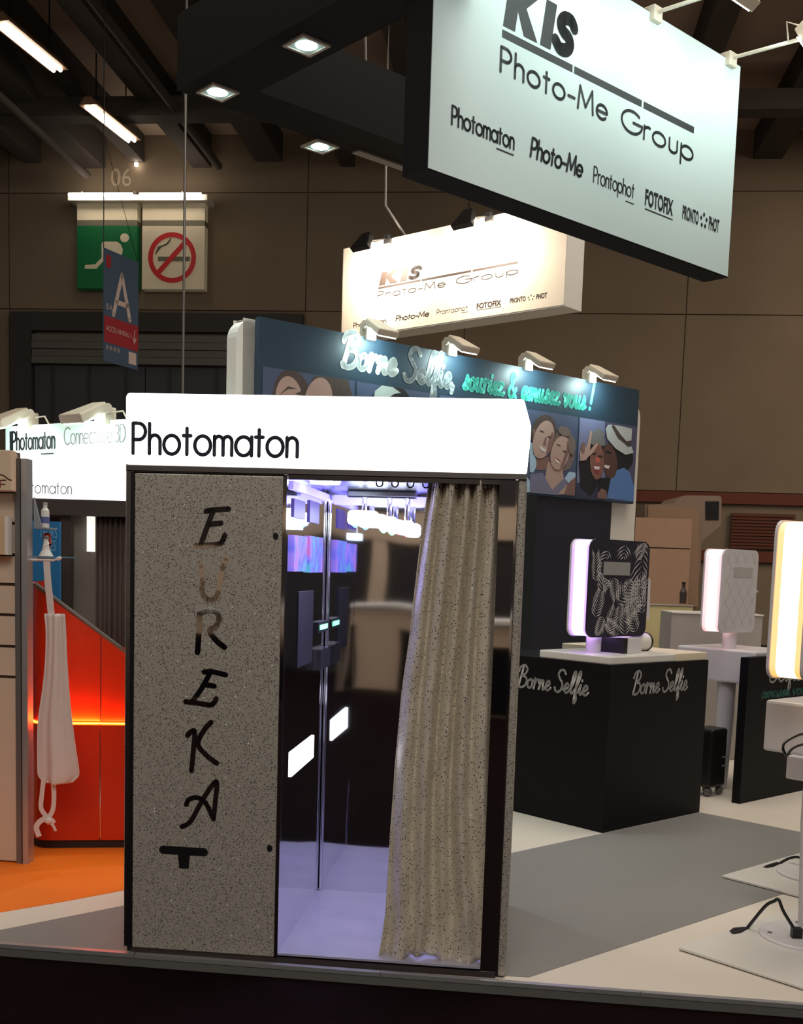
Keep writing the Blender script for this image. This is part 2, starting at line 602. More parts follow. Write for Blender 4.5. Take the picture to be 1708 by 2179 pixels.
# back wall, cast concrete panels with joints
w_ = MB().box((-14, 0.05, ZH), (24, 0.5, 11), CONC)
wall = w_.build('wall_back')
wall.matrix_world = TW
struct(wall)
xs = [-14, -9.6, -5.2, -2.62]
cols = [(-14, -9.62), (-9.6, -5.82), (-5.8, -2.62), (3.2, 6.18), (6.2, 10.18), (10.2, 14.18), (14.2, 18.2), (18.22, 24)]
rows = [(3.02, 6.16), (6.18, 8.3), (8.32, 11)]
for x0, x1 in cols:
    for z0, z1 in rows:
        p = MB().box((x0, 0, z0), (x1, 0.06, z1), CONC).build('panel', wall)
p = MB().box((-2.6, 0, 8.32), (3.18, 0.06, 11), CONC).build('panel', wall)
p = MB().box((-2.6, 0, 6.18), (3.18, 0.06, 8.3), CONC).build('panel', wall)
DK = mat('door_grey', S(74, 78, 82), 0.6, var=0.1, vscale=2)
DKF = mat('door_frame_grey', S(58, 56, 54), 0.6)
# roller gate under the exit signs
dr = thing('door_1', 'tall grey double gate set in the concrete wall', 'door', TW)
del dr['category']
struct(dr)
lz = 5.55
for x0, x1 in ((-2.1, .1), (.13, 2.9)):
    lf = MB().box((x0, -.02, ZH), (x1, .05, lz - .45), DK).build('door_leaf', dr)
    for q in range(3):
        xx = x0 + (x1 - x0) * (q + .5) / 3
        MB().box((xx - .02, -.05, ZH), (xx + .02, -.02, lz - .45), DKF).build('rib', lf)
MB().box((-2.55, -.12, ZH), (-2.12, .05, 6.1), DKF).build('door_frame', dr)
MB().box((2.92, -.12, ZH), (3.15, .05, 6.1), DKF).build('door_frame', dr)
MB().box((-2.12, -.12, 5.75), (2.92, .05, 6.1), DKF).build('door_frame', dr)
SHUT = mat('roller_grey', S(112, 110, 104), 0.5, metal=.3)
for q in range(4):
    MB().box((-2.1, -.16 + .02 * (q % 2), lz - .42 + q * .14), (2.9, .05, lz - .29 + q * .14), SHUT).build('slat', dr)

# painted bands and service wall at the right
RED = mat('oxide_red', S(112, 58, 44), 0.8)
BRN = mat('brown_panel', S(96, 74, 58), 0.8, var=.15)
tr = MB().box((3.2, -.05, 2.80), (24, .05, 3.0), RED).build('trim_2')
tr.matrix_world = TW
struct(tr, 'dark red painted band along the hall wall')
tr = MB().box((3.2, -.05, 1.75), (24, .05, 1.95), RED).build('trim_3')
tr.matrix_world = TW
struct(tr, 'lower dark red band along the hall wall')
g = thing('wall_grille', 'brown louvred vent grille low on the hall wall', 'grille', TW @ Matrix.Translation((11.2, -.03, 1.98)))
MB().box((0, 0, 0), (1.15, .03, .66), BRN).build('backing', g)
for q in range(11):
    MB().box((.02, -.03, .02 + q * .058), (1.13, 0, .055 + q * .058), RED).build('slat', g)

# ceiling, beams along the hall, cross girders
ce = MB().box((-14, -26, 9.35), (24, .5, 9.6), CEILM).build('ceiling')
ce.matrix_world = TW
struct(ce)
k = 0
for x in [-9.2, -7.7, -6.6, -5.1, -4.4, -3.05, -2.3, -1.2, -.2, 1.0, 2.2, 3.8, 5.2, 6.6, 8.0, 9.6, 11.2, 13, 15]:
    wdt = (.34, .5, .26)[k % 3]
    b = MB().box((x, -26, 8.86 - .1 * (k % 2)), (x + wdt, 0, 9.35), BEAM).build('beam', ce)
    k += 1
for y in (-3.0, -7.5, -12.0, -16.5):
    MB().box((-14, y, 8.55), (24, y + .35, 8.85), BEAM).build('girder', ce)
for x, z in ((-.9, 8.1), (1.6, 8.25)):
    MB().tube([(x, -26, z + .4), (x, -.4, z + .4)], .07, BEAM, 10).build('duct', ce)

# fluorescent battens under the ceiling
TUBE = emit('tube_glow', (1.0, .86, .70, 1), 14)
HOUS = mat('batten_tan', S(150, 112, 82), 0.5)
for (xa, ya, xb, yb, lab) in ((2, 52, 122, 150, 'lit twin fluorescent batten under the ceiling at the photo\'s left edge'),
                              (190, 228, 280, 300, 'lit twin fluorescent batten under the ceiling above the number 06')):
    a, b = onz(xa, ya, 8.45), onz(xb, yb, 8.45)
    d = (b - a).normalized()
    n = Vector((-d.y, d.x, 0))
    t = thing('fluorescent_light', lab, 'light', TM((a + b) / 2, math.degrees(atan2(d.y, d.x))), 'ceiling battens')
    l = (b - a).length / 2
    MB().prism([(-.15, .02), (.15, .02), (.06, .14), (-.06, .14)], -l - .05, l + .05, HOUS, axis='x').build('housing', t)
    for s in (-.055, .055):
        MB().tube([(-l, s, 0), (l, s, 0)], .028, TUBE, 8).build('tube', t)
    for q in (-.7 * l, .7 * l):
        MB().tube([(q, 0, .14), (q, 0, .9)], .012, BLACKP, 6).build('hanger', t)

# exit and no-smoking light boxes with their tubes
LBW = mat('sign_white', S(226, 214, 186), 0.5, emit=S(226, 208, 170), es=0.06)
GRN = mat('exit_green', S(10, 112, 62), 0.5, emit=S(10, 112, 62), es=0.05)
REDP = mat('sign_red', S(196, 36, 40), 0.5, emit=S(196, 36, 40), es=0.06)
GRYP = mat('sign_grey', S(120, 116, 98), 0.6)


def wl(x, y, p=-.28):
    return L(TW, x, y, p)


def hang_sign(name, lab, x0, x1, ytop, ybot, lower):
    a, b = wl(x0, ytop), wl(x1, ybot)
    t = thing(name, lab, 'sign', TW @ Matrix.Translation((a.x, -.28, b.z)), 'hall wall signs')
    W_, H_ = b.x - a.x, a.z - b.z
    zs = [0, H_ * .735, H_ * .80, H_]
    MB().box((0, 0, 0), (W_, .2, zs[1]), lower).build('panel', t)
    MB().box((0, .004, zs[1]), (W_, .2, zs[2]), GRYP).build('divider', t)
    MB().box((0, 0, zs[2]), (W_, .2, zs[3]), LBW).build('upper_panel', t)
    return t, Matrix.Translation((-a.x, 0.28, -b.z))


ex, M0 = hang_sign('exit_sign', 'green emergency exit sign with a white running figure', 164, 291, 432, 614, GRN)


def tr_poly(mb, pix, m, y=-.282, M=None, T=TW):
    pts = [L(T, px_, py_, y) for px_, py_ in pix]
    mb.face([M @ p for p in pts] if M else pts, m)


mb = MB()
tr_poly(mb, [(265 + 9.5 * cos(t * .4), 506 + 9.5 * sin(t * .4)) for t in range(16)], LBW, M=M0)
tr_poly(mb, [(216, 519), (219, 514), (248, 514), (256, 519), (261, 530), (260, 540), (251, 547), (236, 541), (228, 533), (227, 548), (205, 572),
             (180, 572), (181, 564), (203, 562), (216, 548)], LBW, M=M0)
mb.build('running_figure', ex)
ns, M1 = hang_sign('no_smoking_sign', 'square white no smoking sign with a red ring', 303, 434, 432, 616, LBW)
mb = MB()
cx, cy, r0, r1 = 366, 548, 51, 41
for k in range(36):
    a0, a1 = k * pi / 18, (k + 1) * pi / 18
    tr_poly(mb, [(cx + r0 * cos(a0), cy + 1.06 * r0 * sin(a0)), (cx + r0 * cos(a1), cy + 1.06 * r0 * sin(a1)),
                 (cx + r1 * cos(a1), cy + 1.06 * r1 * sin(a1)), (cx + r1 * cos(a0), cy + 1.06 * r1 * sin(a0))], REDP, M=M1, y=-.288)
tr_poly(mb, [(390, 512), (398, 519), (341, 583), (333, 576)], REDP, M=M1, y=-.288)
mb.build('ring', ns)
mb = MB()
tr_poly(mb, [(336, 546), (404, 546), (404, 556), (336, 556)], GRYP, M=M1, y=-.285)
ribs = MB()
for q in range(3):
    pts = [(331 + q * 2, 540 - q * 3), (337 + q * 3, 526 - q), (352 + q * 2, 521 - q), (361 + q, 512 - q * 2)]
    pl = [M1 @ L(TW, a, b, -.286) for a, b in pts]
    ribbon(ribs, [(p.x, p.z) for p in pl], .025, pl[0].y, GRYP)
mb.build('cigarette', ns)
ribs.build('smoke', ns)
a, b = wl(152, 422), wl(446, 432)
t = thing('sign_light_rail', 'white rail with two lit tubes above the hall signs', 'light', TW @ Matrix.Translation((a.x, -.45, b.z)))
MB().box((0, 0, 0), (b.x - a.x, .45, .10), WHITE).build('rail', t)
for xa, xb in ((146, 282), (297, 428)):
    p, q = L(TW, xa, 414, -.53), L(TW, xb, 414, -.53)
    tt = MB().tube([(p.x - a.x, -.08, p.z - b.z), (q.x - a.x, -.08, p.z - b.z)], .032, TUBE, 8).build('tube', t)
for x in (.3, 1.3, 2.2):
    MB().tube([(x, -.08, .14), (x, .2, .05)], .012, GREYM, 6).build('bracket', t)
mb = MB()
p, q = L(TW, 236, 396, -.004), L(TW, 279, 396, -.004)
bfont(mb, '06', p.x, q.x, p.z, .32, -.004, mat('wall_number', S(186, 170, 148), .8))
o = mb.build('number', wall)
o = MB().tube([(L(TW, 290, 350, -.1)) + Vector((0, 0, -.03)), (L(TW, 290, 350, -.1)) + Vector((0, 0, .03))], .035, TUBE, 8).build('indicator_lamp')
o.matrix_world = TW
tag(o, 'tiny lit white indicator lamp above the number 06', 'lamp')

# hanging blue banner
BLU = mat('banner_blue', S(66, 84, 108), .7, var=.08)
BRED = mat('banner_red', S(150, 34, 42), .7)
BLET = mat('banner_letter', S(196, 178, 170), .7)
a = ond(222, 527, 13.0)
TBN = TM((a.x, a.y, 0), 67)
t = thing('hanging_banner', 'blue vertical banner with a large letter A and a red band', 'banner', TBN)


def bn(x, y, p=0.0):
    return L(TBN, x, y, p)


c = [bn(222, 527), bn(294, 578), bn(294, 797), bn(222, 768)]
W_ = bn(294, 640).x
ztop, zbot = c[0].z, c[3].z
MB().box((0, 0, zbot), (W_, .015, ztop), BLU).build('cloth', t)
zr0, zr1 = bn(223, 727).z, bn(223, 671).z
MB().box((0, -.003, zr0), (W_, 0, zr1), BRED).build('red_band', t)
mb = MB()
hh = ztop - zbot
for p_, q_ in (((.26, .44), (.50, .82)), ((.74, .44), (.50, .82)), ((.36, .56), (.66, .56))):
    ribbon(mb, [(p_[0] * W_, zbot + p_[1] * hh), (q_[0] * W_, zbot + q_[1] * hh)], .055 * W_ / .6, -.004, BLET)
mb.build('letter', t)
mb = MB()
bfont(mb, 'ACCÈS NIVEAU 1', .05 * W_, .78 * W_, zr0 + .45 * (zr1 - zr0), .24 * (zr1 - zr0), -.005, BLET)
mb.build('lettering', t)
mb = MB()
ribbon(mb, [(.88 * W_, zr0 + .3 * (zr1 - zr0)), (.88 * W_, zr0 + .8 * (zr1 - zr0))], .012, -.005, BLET)
ribbon(mb, [(.83 * W_, zr0 + .5 * (zr1 - zr0)), (.88 * W_, zr0 + .28 * (zr1 - zr0)), (.93 * W_, zr0 + .5 * (zr1 - zr0))], .012, -.005, BLET)
mb.build('arrow', t)
for q in range(4):
    mb = MB()
    ribbon(mb, circ((.08 + q * .11) * W_, zbot + .13 * hh, .016, .018, 8), .012, -.004, BLET)
    mb.build('icon', t)
mb = MB()
bfont(mb, 'B.A', .06 * W_, .22 * W_, zbot + .47 * hh, .05 * hh, -.004, BLET)
mb.build('lettering', t)
MB().box((.05 * W_, -.004, zbot + .84 * hh), (.18 * W_, 0, zbot + .95 * hh), BRED).build('emblem', t)
MB().box((.72 * W_, -.004, zbot + .04 * hh), (.94 * W_, 0, zbot + .15 * hh), BLET).build('label_patch', t)
MB().tube([(.0, .01, ztop), (.0, .01, 8.5)], .006, BLACKP, 6).build('suspension_line', t)
MB().tube([(W_, .01, ztop), (.0, .01, ztop + 1.2)], .003, BLACKP, 6).build('suspension_line', t)

# long vertical rigging wire
p = ond(393, 415, 12.0)
o = MB().tube([(p.x, p.y, .3), (p.x, p.y, 8.5)], .014, GREYM, 8).build('rigging_wire')
tag(o, 'long thin vertical wire hanging in front of the no smoking sign', 'wire')

# ================================================================== HANGING FRAME AND SIGNS
ZF = 4.2
c2 = onz(463, 194, ZF)
TF = TM(c2, 42)
t = thing('suspended_rig', 'black suspended ceiling frame with square downlights', 'frame', TF)
FBL = mat('frame_black', S(17, 17, 19), .8, var=.1, spec=.2)
MB().box((-.17, -.17, 0), (2.6, .17, .42), FBL).build('beam', t)
MB().box((-.17, -4.2, 0), (.17, -.171, .42), FBL).build('beam', t)
MB().box((1.15, .10, -.012), (2.6, .172, .0), mat('strip_grey', S(120, 112, 106), .5)).build('edge_strip', t)
for (x, y) in ((1.2, .1), (0, -1.6), (2.3, .1)):
    MB().tube([(x, y, .42), (x - .15, y + .1, 8.5 - ZF)], .008, GREYM, 6).build('suspension_wire', t)
DLG = emit('downlight_glow', (.75, 1.0, .96, 1), 30)
TRIMD = mat('downlight_trim', S(170, 160, 150), .4, metal=.3)
for i, (x, y, lab) in enumerate(((652, 94, 'square downlight in the black frame, the one nearest the top of the photo'),
                                 (463, 194, 'square downlight at the left corner of the black frame'),
                                 (681, 310, 'square downlight in the black frame right above the far white sign'))):
    p = onz(x, y, ZF)
    d = thing('downlight', lab, 'light', TM((p.x, p.y, ZF - .001), 42), 'frame downlights')
    s = .092
    mb = MB()
    for a_, b_ in (((-s, -s), (s, -s + .018)), ((-s, s - .018), (s, s)), ((-s, -s + .018), (-s + .018, s - .018)), ((s - .018, -s + .018), (s, s - .018))):
        mb.box((a_[0], a_[1], -.012), (b_[0], b_[1], 0), TRIMD)
    mb.build('trim_ring', d)
    MB().box((-s + .018, -s + .018, -.006), (s - .018, s - .018, -.001), mat('reflector', S(200, 225, 225), .3)).build('reflector', d)
    MB().lathe([(.05, -.010), (.058, -.007)], DLG, n=16).build('lamp', d)
    sp = bpy.data.lights.new('downlight_beam', 'SPOT')
    sp.energy = 60
    sp.color = (.8, 1, .97)
    sp.spot_size = radians(80)
    sp.spot_blend = .6
    sp.shadow_soft_size = .06
    so = bpy.data.objects.new('downlight_beam', sp)
    COL.objects.link(so)
    so.location = (p.x, p.y, ZF - .05)

# main KIS sign
TK = TM(onz(909, 359, 3.3), 42.6)
kw, kh, kd = 2.55, 1.232, .17
KISW = mat('sign_face', S(214, 228, 226), .5, var=.01)
t = thing('brand_sign', 'large white hanging sign reading KIS Photo-Me Group in front', 'sign', TK, 'brand signs')
MB().box((0, .004, 0), (kw, kd, kh), FBL).build('box', t)
MB().box((.006, 0, .006), (kw - .006, .004, kh - .006), KISW).build('face', t)


def kis_art(t, sc=1.0, kx=1.0, ox=0.0, oz=0.0, m=INKB, row=True, rz=None):
    """KIS logo, underline, title and the row of brand names, in metres on the sign face"""
    y = -.0015
    X = lambda v: ox + v * kx
    Z = lambda v: oz + v * sc
    mb = MB()
    sh = .16
    P = lambda pts: mb.face([(X(a + sh * (b - .77)), y, Z(b)) for a, b in pts], m)
    P([(.465, .775), (.550, .775), (.550, 1.0), (.465, 1.0)])
    P([(.550, .875), (.615, .775), (.715, .775), (.605, .905)])
    P([(.550, .875), (.605, .905), (.700, 1.0), (.605, 1.0), (.550, .935)])
    P([(.735, .775), (.815, .775), (.815, 1.0), (.735, 1.0)])
    sp_ = catmull([(.965, .935), (.935, .962), (.885, .958), (.862, .925), (.885, .895), (.935, .875), (.952, .842), (.930, .812), (.880, .805), (.842, .832)])
    ribbon(mb, [(X(a + sh * (b - .77)), Z(b)) for a, b in sp_], .066 * sc, y, m)
    mb.build('logo', t)
    mb = MB()
    for a, b in ((.462, .992), (1.006, 1.588), (1.606, 2.097)):
        mb.face([(X(a), y, Z(.722)), (X(b), y, Z(.722)), (X(b), y, Z(.757)), (X(a), y, Z(.757))], m)
    mb.build('underline', t)
    Zr = (lambda v: oz + (v - .235) * sc + rz) if rz is not None else Z

    def word(fn, name='lettering'):
        mb = MB()
        fn(mb)
        mb.build(name, t)
    word(lambda mb: write(mb, 'Photo-Me', GEO, X(.46), X(1.29), Z(.565), .112 * sc, .0155 * sc, y, m, gap=.20))
    word(lambda mb: write(mb, 'Group', GEO, X(1.415), X(2.10), Z(.565), .112 * sc, .0155 * sc, y, m, gap=.20))
    word(lambda mb: write(mb, 'Photomaton', GEO, X(.145), X(.575), Zr(.235), .082 * sc, .012 * sc, y, m))
    word(lambda mb: ribbon(mb, [(X(.455), Zr(.208)), (X(.575), Zr(.208))], .007 * sc, y, m), 'small_print')
    word(lambda mb: write(mb, 'Photo-Me', GEO, X(.70), X(1.105), Zr(.235), .09 * sc, .015 * sc, y, m, shear=.15))
    word(lambda mb: write(mb, 'Prontophot', GEO, X(1.205), X(1.56), Zr(.235), .080 * sc, .008 * sc, y, m))
    word(lambda mb: ribbon(mb, [(X(1.49), Zr(.205)), (X(1.565), Zr(.205))], .005 * sc, y, m), 'small_print')
    word(lambda mb: bfont(mb, 'FOTOFIX', X(1.665), X(1.935), Zr(.228), .085 * sc, y, m, off=.035))
    word(lambda mb: ribbon(mb, [(X(1.67), Zr(.205)), (X(1.935), Zr(.205))], .006 * sc, y, m), 'small_print')
    word(lambda mb: bfont(mb, 'PRONTO', X(2.03), X(2.195), Zr(.235), .075 * sc, y, m, off=.03))
    word(lambda mb: bfont(mb, 'PHOT', X(2.305), X(2.415), Zr(.235), .075 * sc, y, m, off=.03))
    mb = MB()
    for q in range(5):
        t_ = radians(90 + 72 * q)
        cx_, cz_ = X(2.25 + .03 * cos(t_)), Zr(.27 + .034 * sin(t_))
        mb.face([(cx_ - .012 * sc, y, cz_), (cx_, y, cz_ - .016 * sc), (cx_ + .012 * sc, y, cz_), (cx_, y, cz_ + .016 * sc)], m)
    mb.build('star_emblem', t)


kis_art(t)

LENS = emit('lamp_lens', (.8, 1.0, .96, 1), 18)
LENSW = emit('lamp_lens_warm', (1.0, .86, .72, 1), 18)
LAMPW = mat('lamp_beige', S(214, 204, 186), .45)


def arm_lamp(parentT, x, z, out, lab, group, m=LAMPW, lens=LENS, power=40, col=(.8, 1, .96), ysign=-1, tgt=(0, -.5), size=.18, rise=.06):
    """display flood on a rod: clamp on the sign's top edge, rod forward, trapezoid head with a glowing lens facing the sign"""
    T_ = parentT @ Matrix.Translation((x, 0, z))
    t = thing('sign_lamp', lab, 'lamp', T_, group)
    MB().box((-.04, -.03, -.05), (.04, .05, .03), m).build('clamp', t, .006)
    MB().tube([(0, -.02, .0), (0, -out, rise)], .011, m, 8).build('arm', t)
    hd = MB()
    a = radians(35)
    M = Matrix.Translation((0, -out, rise)) @ Matrix.Rotation(-a, 4, 'X')
    hd.prism([(-.05, .06), (.05, .06), (.05 + .06, -.12), (-.05 - .06, -.12)], -.05, .01, m, M)
    hdo = hd.build('head', t, .006)
    MB().box((-.09, .0102, -.112), (.09, .016, -.02), lens, M).build('lens', hdo)
    MB().tube([M @ Vector((-.03, -.02, .06)), M @ Vector((-.04, .02, .14)), (0, -out + .1, rise)], .005, m, 6).build('cable', t)
    w0 = T_ @ (M @ Vector((0, .03, -.06)))
    w1 = T_ @ Vector((tgt[0], 0, tgt[1]))
    area_light('lamp_light', w0, w1, size, power, col)
    return t


for x, lab in ((.25, 'beige arm lamp lighting the large sign, nearest its left end'), (.9, 'beige arm lamp lighting the large sign above the KIS logo'),
               (1.66, 'beige arm lamp at the top of the large sign, left of the corner lamp'),
               (2.42, 'beige arm lamp clamped near the right corner of the large sign')):
    arm_lamp(TK, x, kh, .48, lab, 'lamps of the large sign', power=3.7, tgt=(0, -.85), size=.45, rise=-.03)
mb = MB()

# far KIS sign, warm lit
Z2 = 3.67
T2 = TM(onz(725, 722, Z2), -41.0)
b = L(T2, 1201, 642)
h2 = L(T2, 728, 530).z
w2 = b.x
SG2 = mat('sign_face_warm', S(232, 222, 206), .5, var=.01)
t = thing('brand_sign', 'white hanging sign glaring under two black lamps, farther back', 'sign', T2, 'brand signs')
MB().box((0, .004, 0), (w2, .26, h2), WHITE).build('box', t)
MB().box((.01, 0, .01), (w2 - .01, .004, h2 - .01), SG2).build('face', t)
kis_art(t, sc=h2 / 1.232 * .78, kx=(L(T2, 1164, 620).x - L(T2, 752, 692).x) / (2.415 - .145), ox=L(T2, 752, 692).x - .145 * (L(T2, 1164, 620).x - L(T2, 752, 692).x) / 2.27,
        oz=.02, m=mat('warm_ink', S(52, 38, 32), .6), rz=.07)
for x, y, lab in ((790, 515, 'black arm lamp on the far white sign, left one'), (1000, 462, 'black arm lamp on the far white sign, right one')):
    p = L(T2, x, y)
    arm_lamp(T2, p.x + .22, h2, .30, lab, 'lamps of the far sign', m=BLACKP, lens=LENSW, power=24, col=(1, .86, .68), tgt=(0, -.35), size=.16, rise=-.09)
mb = MB()
p0 = T2 @ Vector((.45, .1, h2))
pts = [p0 + Vector((.5, -.1, .02)), p0 + Vector((.22, 0, .05)), p0 + Vector((0, 0, .35)), p0 + Vector((-.02, 0, 1.4)), p0 + Vector((0, 0, 3.2)), p0 + Vector((.2, 0, 4.4))]
mb.tube([(q.x, q.y, q.z) for q in pts], .012, GREYM, 6)
o = mb.build('power_cable')
tag(o, 'thin grey cable rising from the top of the far white sign', 'cable')

# ================================================================== BORNE SELFIE WALL
TD = TM(onz(552, 673, 3.0), 39.6)
TD = Matrix.Translation((0, 0, -3)) @ TD
NAVY = mat('navy_print', S(38, 58, 74), .45, var=.08, vscale=2)
NAVD = mat('navy_dark', S(34, 34, 48), .4, var=.1)
bw = 3.711
t = thing('display_wall', 'dark blue display wall with portrait photos and the words Borne Selfie', 'display wall', TD)
MB().box((0, 0, 2.06), (bw, .05, 3.0), NAVY).build('header_panel', t)
MB().box((.05, .02, 0), (1.75, .07, 2.06), NAVD).build('lower_panel', t)
MB().box((1.76, .02, 0), (3.46, .07, 2.06), NAVD).build('lower_panel', t)
MB().box((2.38, .0, 0), (2.55, .025, 2.06), mat('dark_green', S(14, 26, 28), .5)).build('cover_strip', t)
prof = rrect(-.13, -.4, .06, 2.985, .12)
MB().prism([(max(x, -.13), max(z, 0)) for x, z in prof], .055, .17, WHITE).build('end_post', t, .02)
prof = rrect(3.46, -.4, 3.84, 2.93, .16)
MB().prism([(x, max(z, 0)) for x, z in prof], .075, .19, WHITE).build('end_post', t, .02)
LETW = mat('letter_white', S(228, 236, 234), .5)
LETG = mat('letter_grey', S(176, 186, 190), .5)
LETT = mat('letter_teal', S(96, 226, 206), .5)
p0, p1 = L(TD, 720, 776), L(TD, 940, 822)
mb = MB()
write(mb, 'Borne', SCR, .63, 1.10, 2.785, .225, .040, -.003, LETW, gap=0, shear=.15)
mb.build('lettering', t)
mb = MB()
write(mb, 'Selfie,', SCR, 1.17, 1.66, 2.76, .225, .034, -.003, LETG, gap=0, shear=.15)
mb.build('lettering', t)
mb = MB()
ss_, tw_ = strokes_of('souriez & amusez vous !', SCR, .01, 0)
xo = 0
for wd in ('souriez', '&', 'amusez', 'vous', '!'):
    _, ww = strokes_of(wd, SCR, .01, 0)
    kk = 1.40 / tw_
    mb = MB()
    write(mb, wd, SCR, 1.73 + xo * kk, 1.73 + (xo + ww) * kk, 2.77, .20, .028, -.003, LETT, gap=.01, shear=.15)
    mb.build('lettering', t)
    xo += ww + .28

# printed portrait photos (flat prints), outlines in photo pixels
SK1, SK2, SK3, SK4 = (mat('print_' + n, c, .5, var=.05) for n, c in (
    ('skin_light', S(170, 142, 132)), ('skin_shadow', S(122, 92, 86)), ('skin_brown', S(124, 84, 74)), ('skin_deep', S(84, 58, 52))))
HAIRB, HAIRL, HAIRK = (mat('print_' + n, c, .5, var=.2, vscale=30) for n, c in (
    ('hair_brown', S(74, 60, 56)), ('hair_blond', S(112, 98, 94)), ('hair_black', S(28, 26, 32))))
BGS, BGV, SHB, SHL, TEE, HATW, TEETH, LIP = (mat('print_' + n, c, .5, var=.08, vscale=3) for n, c in (
    ('ground_slate', S(70, 80, 106)), ('ground_violet', S(112, 116, 150)), ('shirt_blue', S(86, 122, 178)), ('shirt_pale', S(160, 186, 208)),
    ('tee_grey', S(112, 112, 136)), ('hat_white', S(178, 182, 184)), ('teeth', S(206, 200, 198)), ('lip', S(130, 54, 58))))


def photo(lab, s0, s1, layers, ground):
    o = MB()
    o.face([(s0, -.002, 2.075), (s1, -.002, 2.075), (s1, -.002, 2.70), (s0, -.002, 2.70)], ground)
    y = -.0028
    for pix, m in layers:
        pts = []
        for x_, y_ in pix:
            q = L(TD, x_, y_, 0)
            pts.append((min(max(q.x, s0), s1), min(max(q.z, 2.075), 2.70)))
        o.face([(a_, y, b_) for a_, b_ in pts], m)
        y -= .0004
    ob = o.build('printed_photo', t)
    ob['label'] = lab
    return ob


def ell(cx, cy, rx, ry, rot=0, n=22):
    c_, s_ = cos(radians(rot)), sin(radians(rot))
    return [(cx + rx * cos(2 * pi * k / n) * c_ - ry * sin(2 * pi * k / n) * s_, cy + rx * cos(2 * pi * k / n) * s_ + ry * sin(2 * pi * k / n) * c_) for k in range(n)]


def zz(x, y):      # from the 1100..1400 x 860..1100 enlargement
    return (1100 + x / 5.693, 860 + y / 5.693)


def Z(*pp):
    return [zz(*p) for p in pp]


photo('smiling couple, man with a pale shirt beside a woman with curly hair', 2.25, 2.972, [
    (Z((150, 460), (180, 470), (240, 740), (190, 830), (150, 820)), SHL),
    (Z((150, 930), (220, 1070), (60, 1070), (60, 800)), SHL),
    (Z((230, 640), (420, 640), (400, 800), (230, 800)), SK2),
    (Z((440, 380), (530, 280), (620, 300), (690, 440), (690, 650), (640, 780), (540, 820), (400, 800), (380, 520)), HAIRL),
    (Z((370, 700), (540, 760), (560, 900), (620, 1000), (560, 1090), (430, 1100), (330, 900)), SK1),
    (Z((150, 850), (300, 830), (400, 1010), (480, 1110), (150, 1080)), TEE),
    (Z((560, 900), (620, 840), (700, 830), (720, 870), (640, 960), (600, 960), (480, 1100), (430, 1030)), TEE),
    (Z((620, 820), (700, 830), (715, 875), (630, 970), (570, 900)), SHL),
    (Z((600, 980), (640, 930), (710, 880), (700, 1110), (560, 1095)), SK2),
    ([zz(x, y) for x, y in ell(315, 340, 150, 215, 12)], HAIRB),
    (Z((180, 310), (210, 290), (215, 400), (195, 400)), SK2),
    ([zz(x, y) for x, y in ell(310, 430, 122, 235, 14)], SK1),
    (Z((420, 330), (445, 400), (400, 560), (340, 640), (360, 500), (380, 400)), SK2),
    (Z((265, 315), (320, 335), (318, 350), (265, 332)), HAIRB),
    (Z((360, 385), (410, 400), (405, 418), (360, 400)), HAIRB),
    (Z((250, 490), (290, 520), (345, 560), (320, 580), (280, 555)), TEETH),
    (Z((330, 400), (350, 400), (335, 500), (305, 490)), SK2),
    ([zz(x, y) for x, y in ell(510, 590, 112, 210, 12)], SK1),
    (Z((600, 430), (625, 560), (560, 740), (500, 790), (540, 680), (580, 560)), SK2),
    (Z((465, 480), (515, 500), (513, 516), (465, 496)), HAIRB),
    (Z((540, 560), (590, 575), (585, 592), (540, 578)), HAIRB),
    (Z((435, 645), (470, 665), (510, 700), (490, 722), (455, 695)), TEETH),
    (Z((430, 640), (470, 655), (515, 695), (505, 702), (465, 668)), LIP),
    ([zz(x, y) for x, y in ell(560, 330, 80, 55, 30)], HAIRL),
    ([zz(x, y) for x, y in ell(650, 500, 45, 110, 0)], HAIRL),
], BGS)
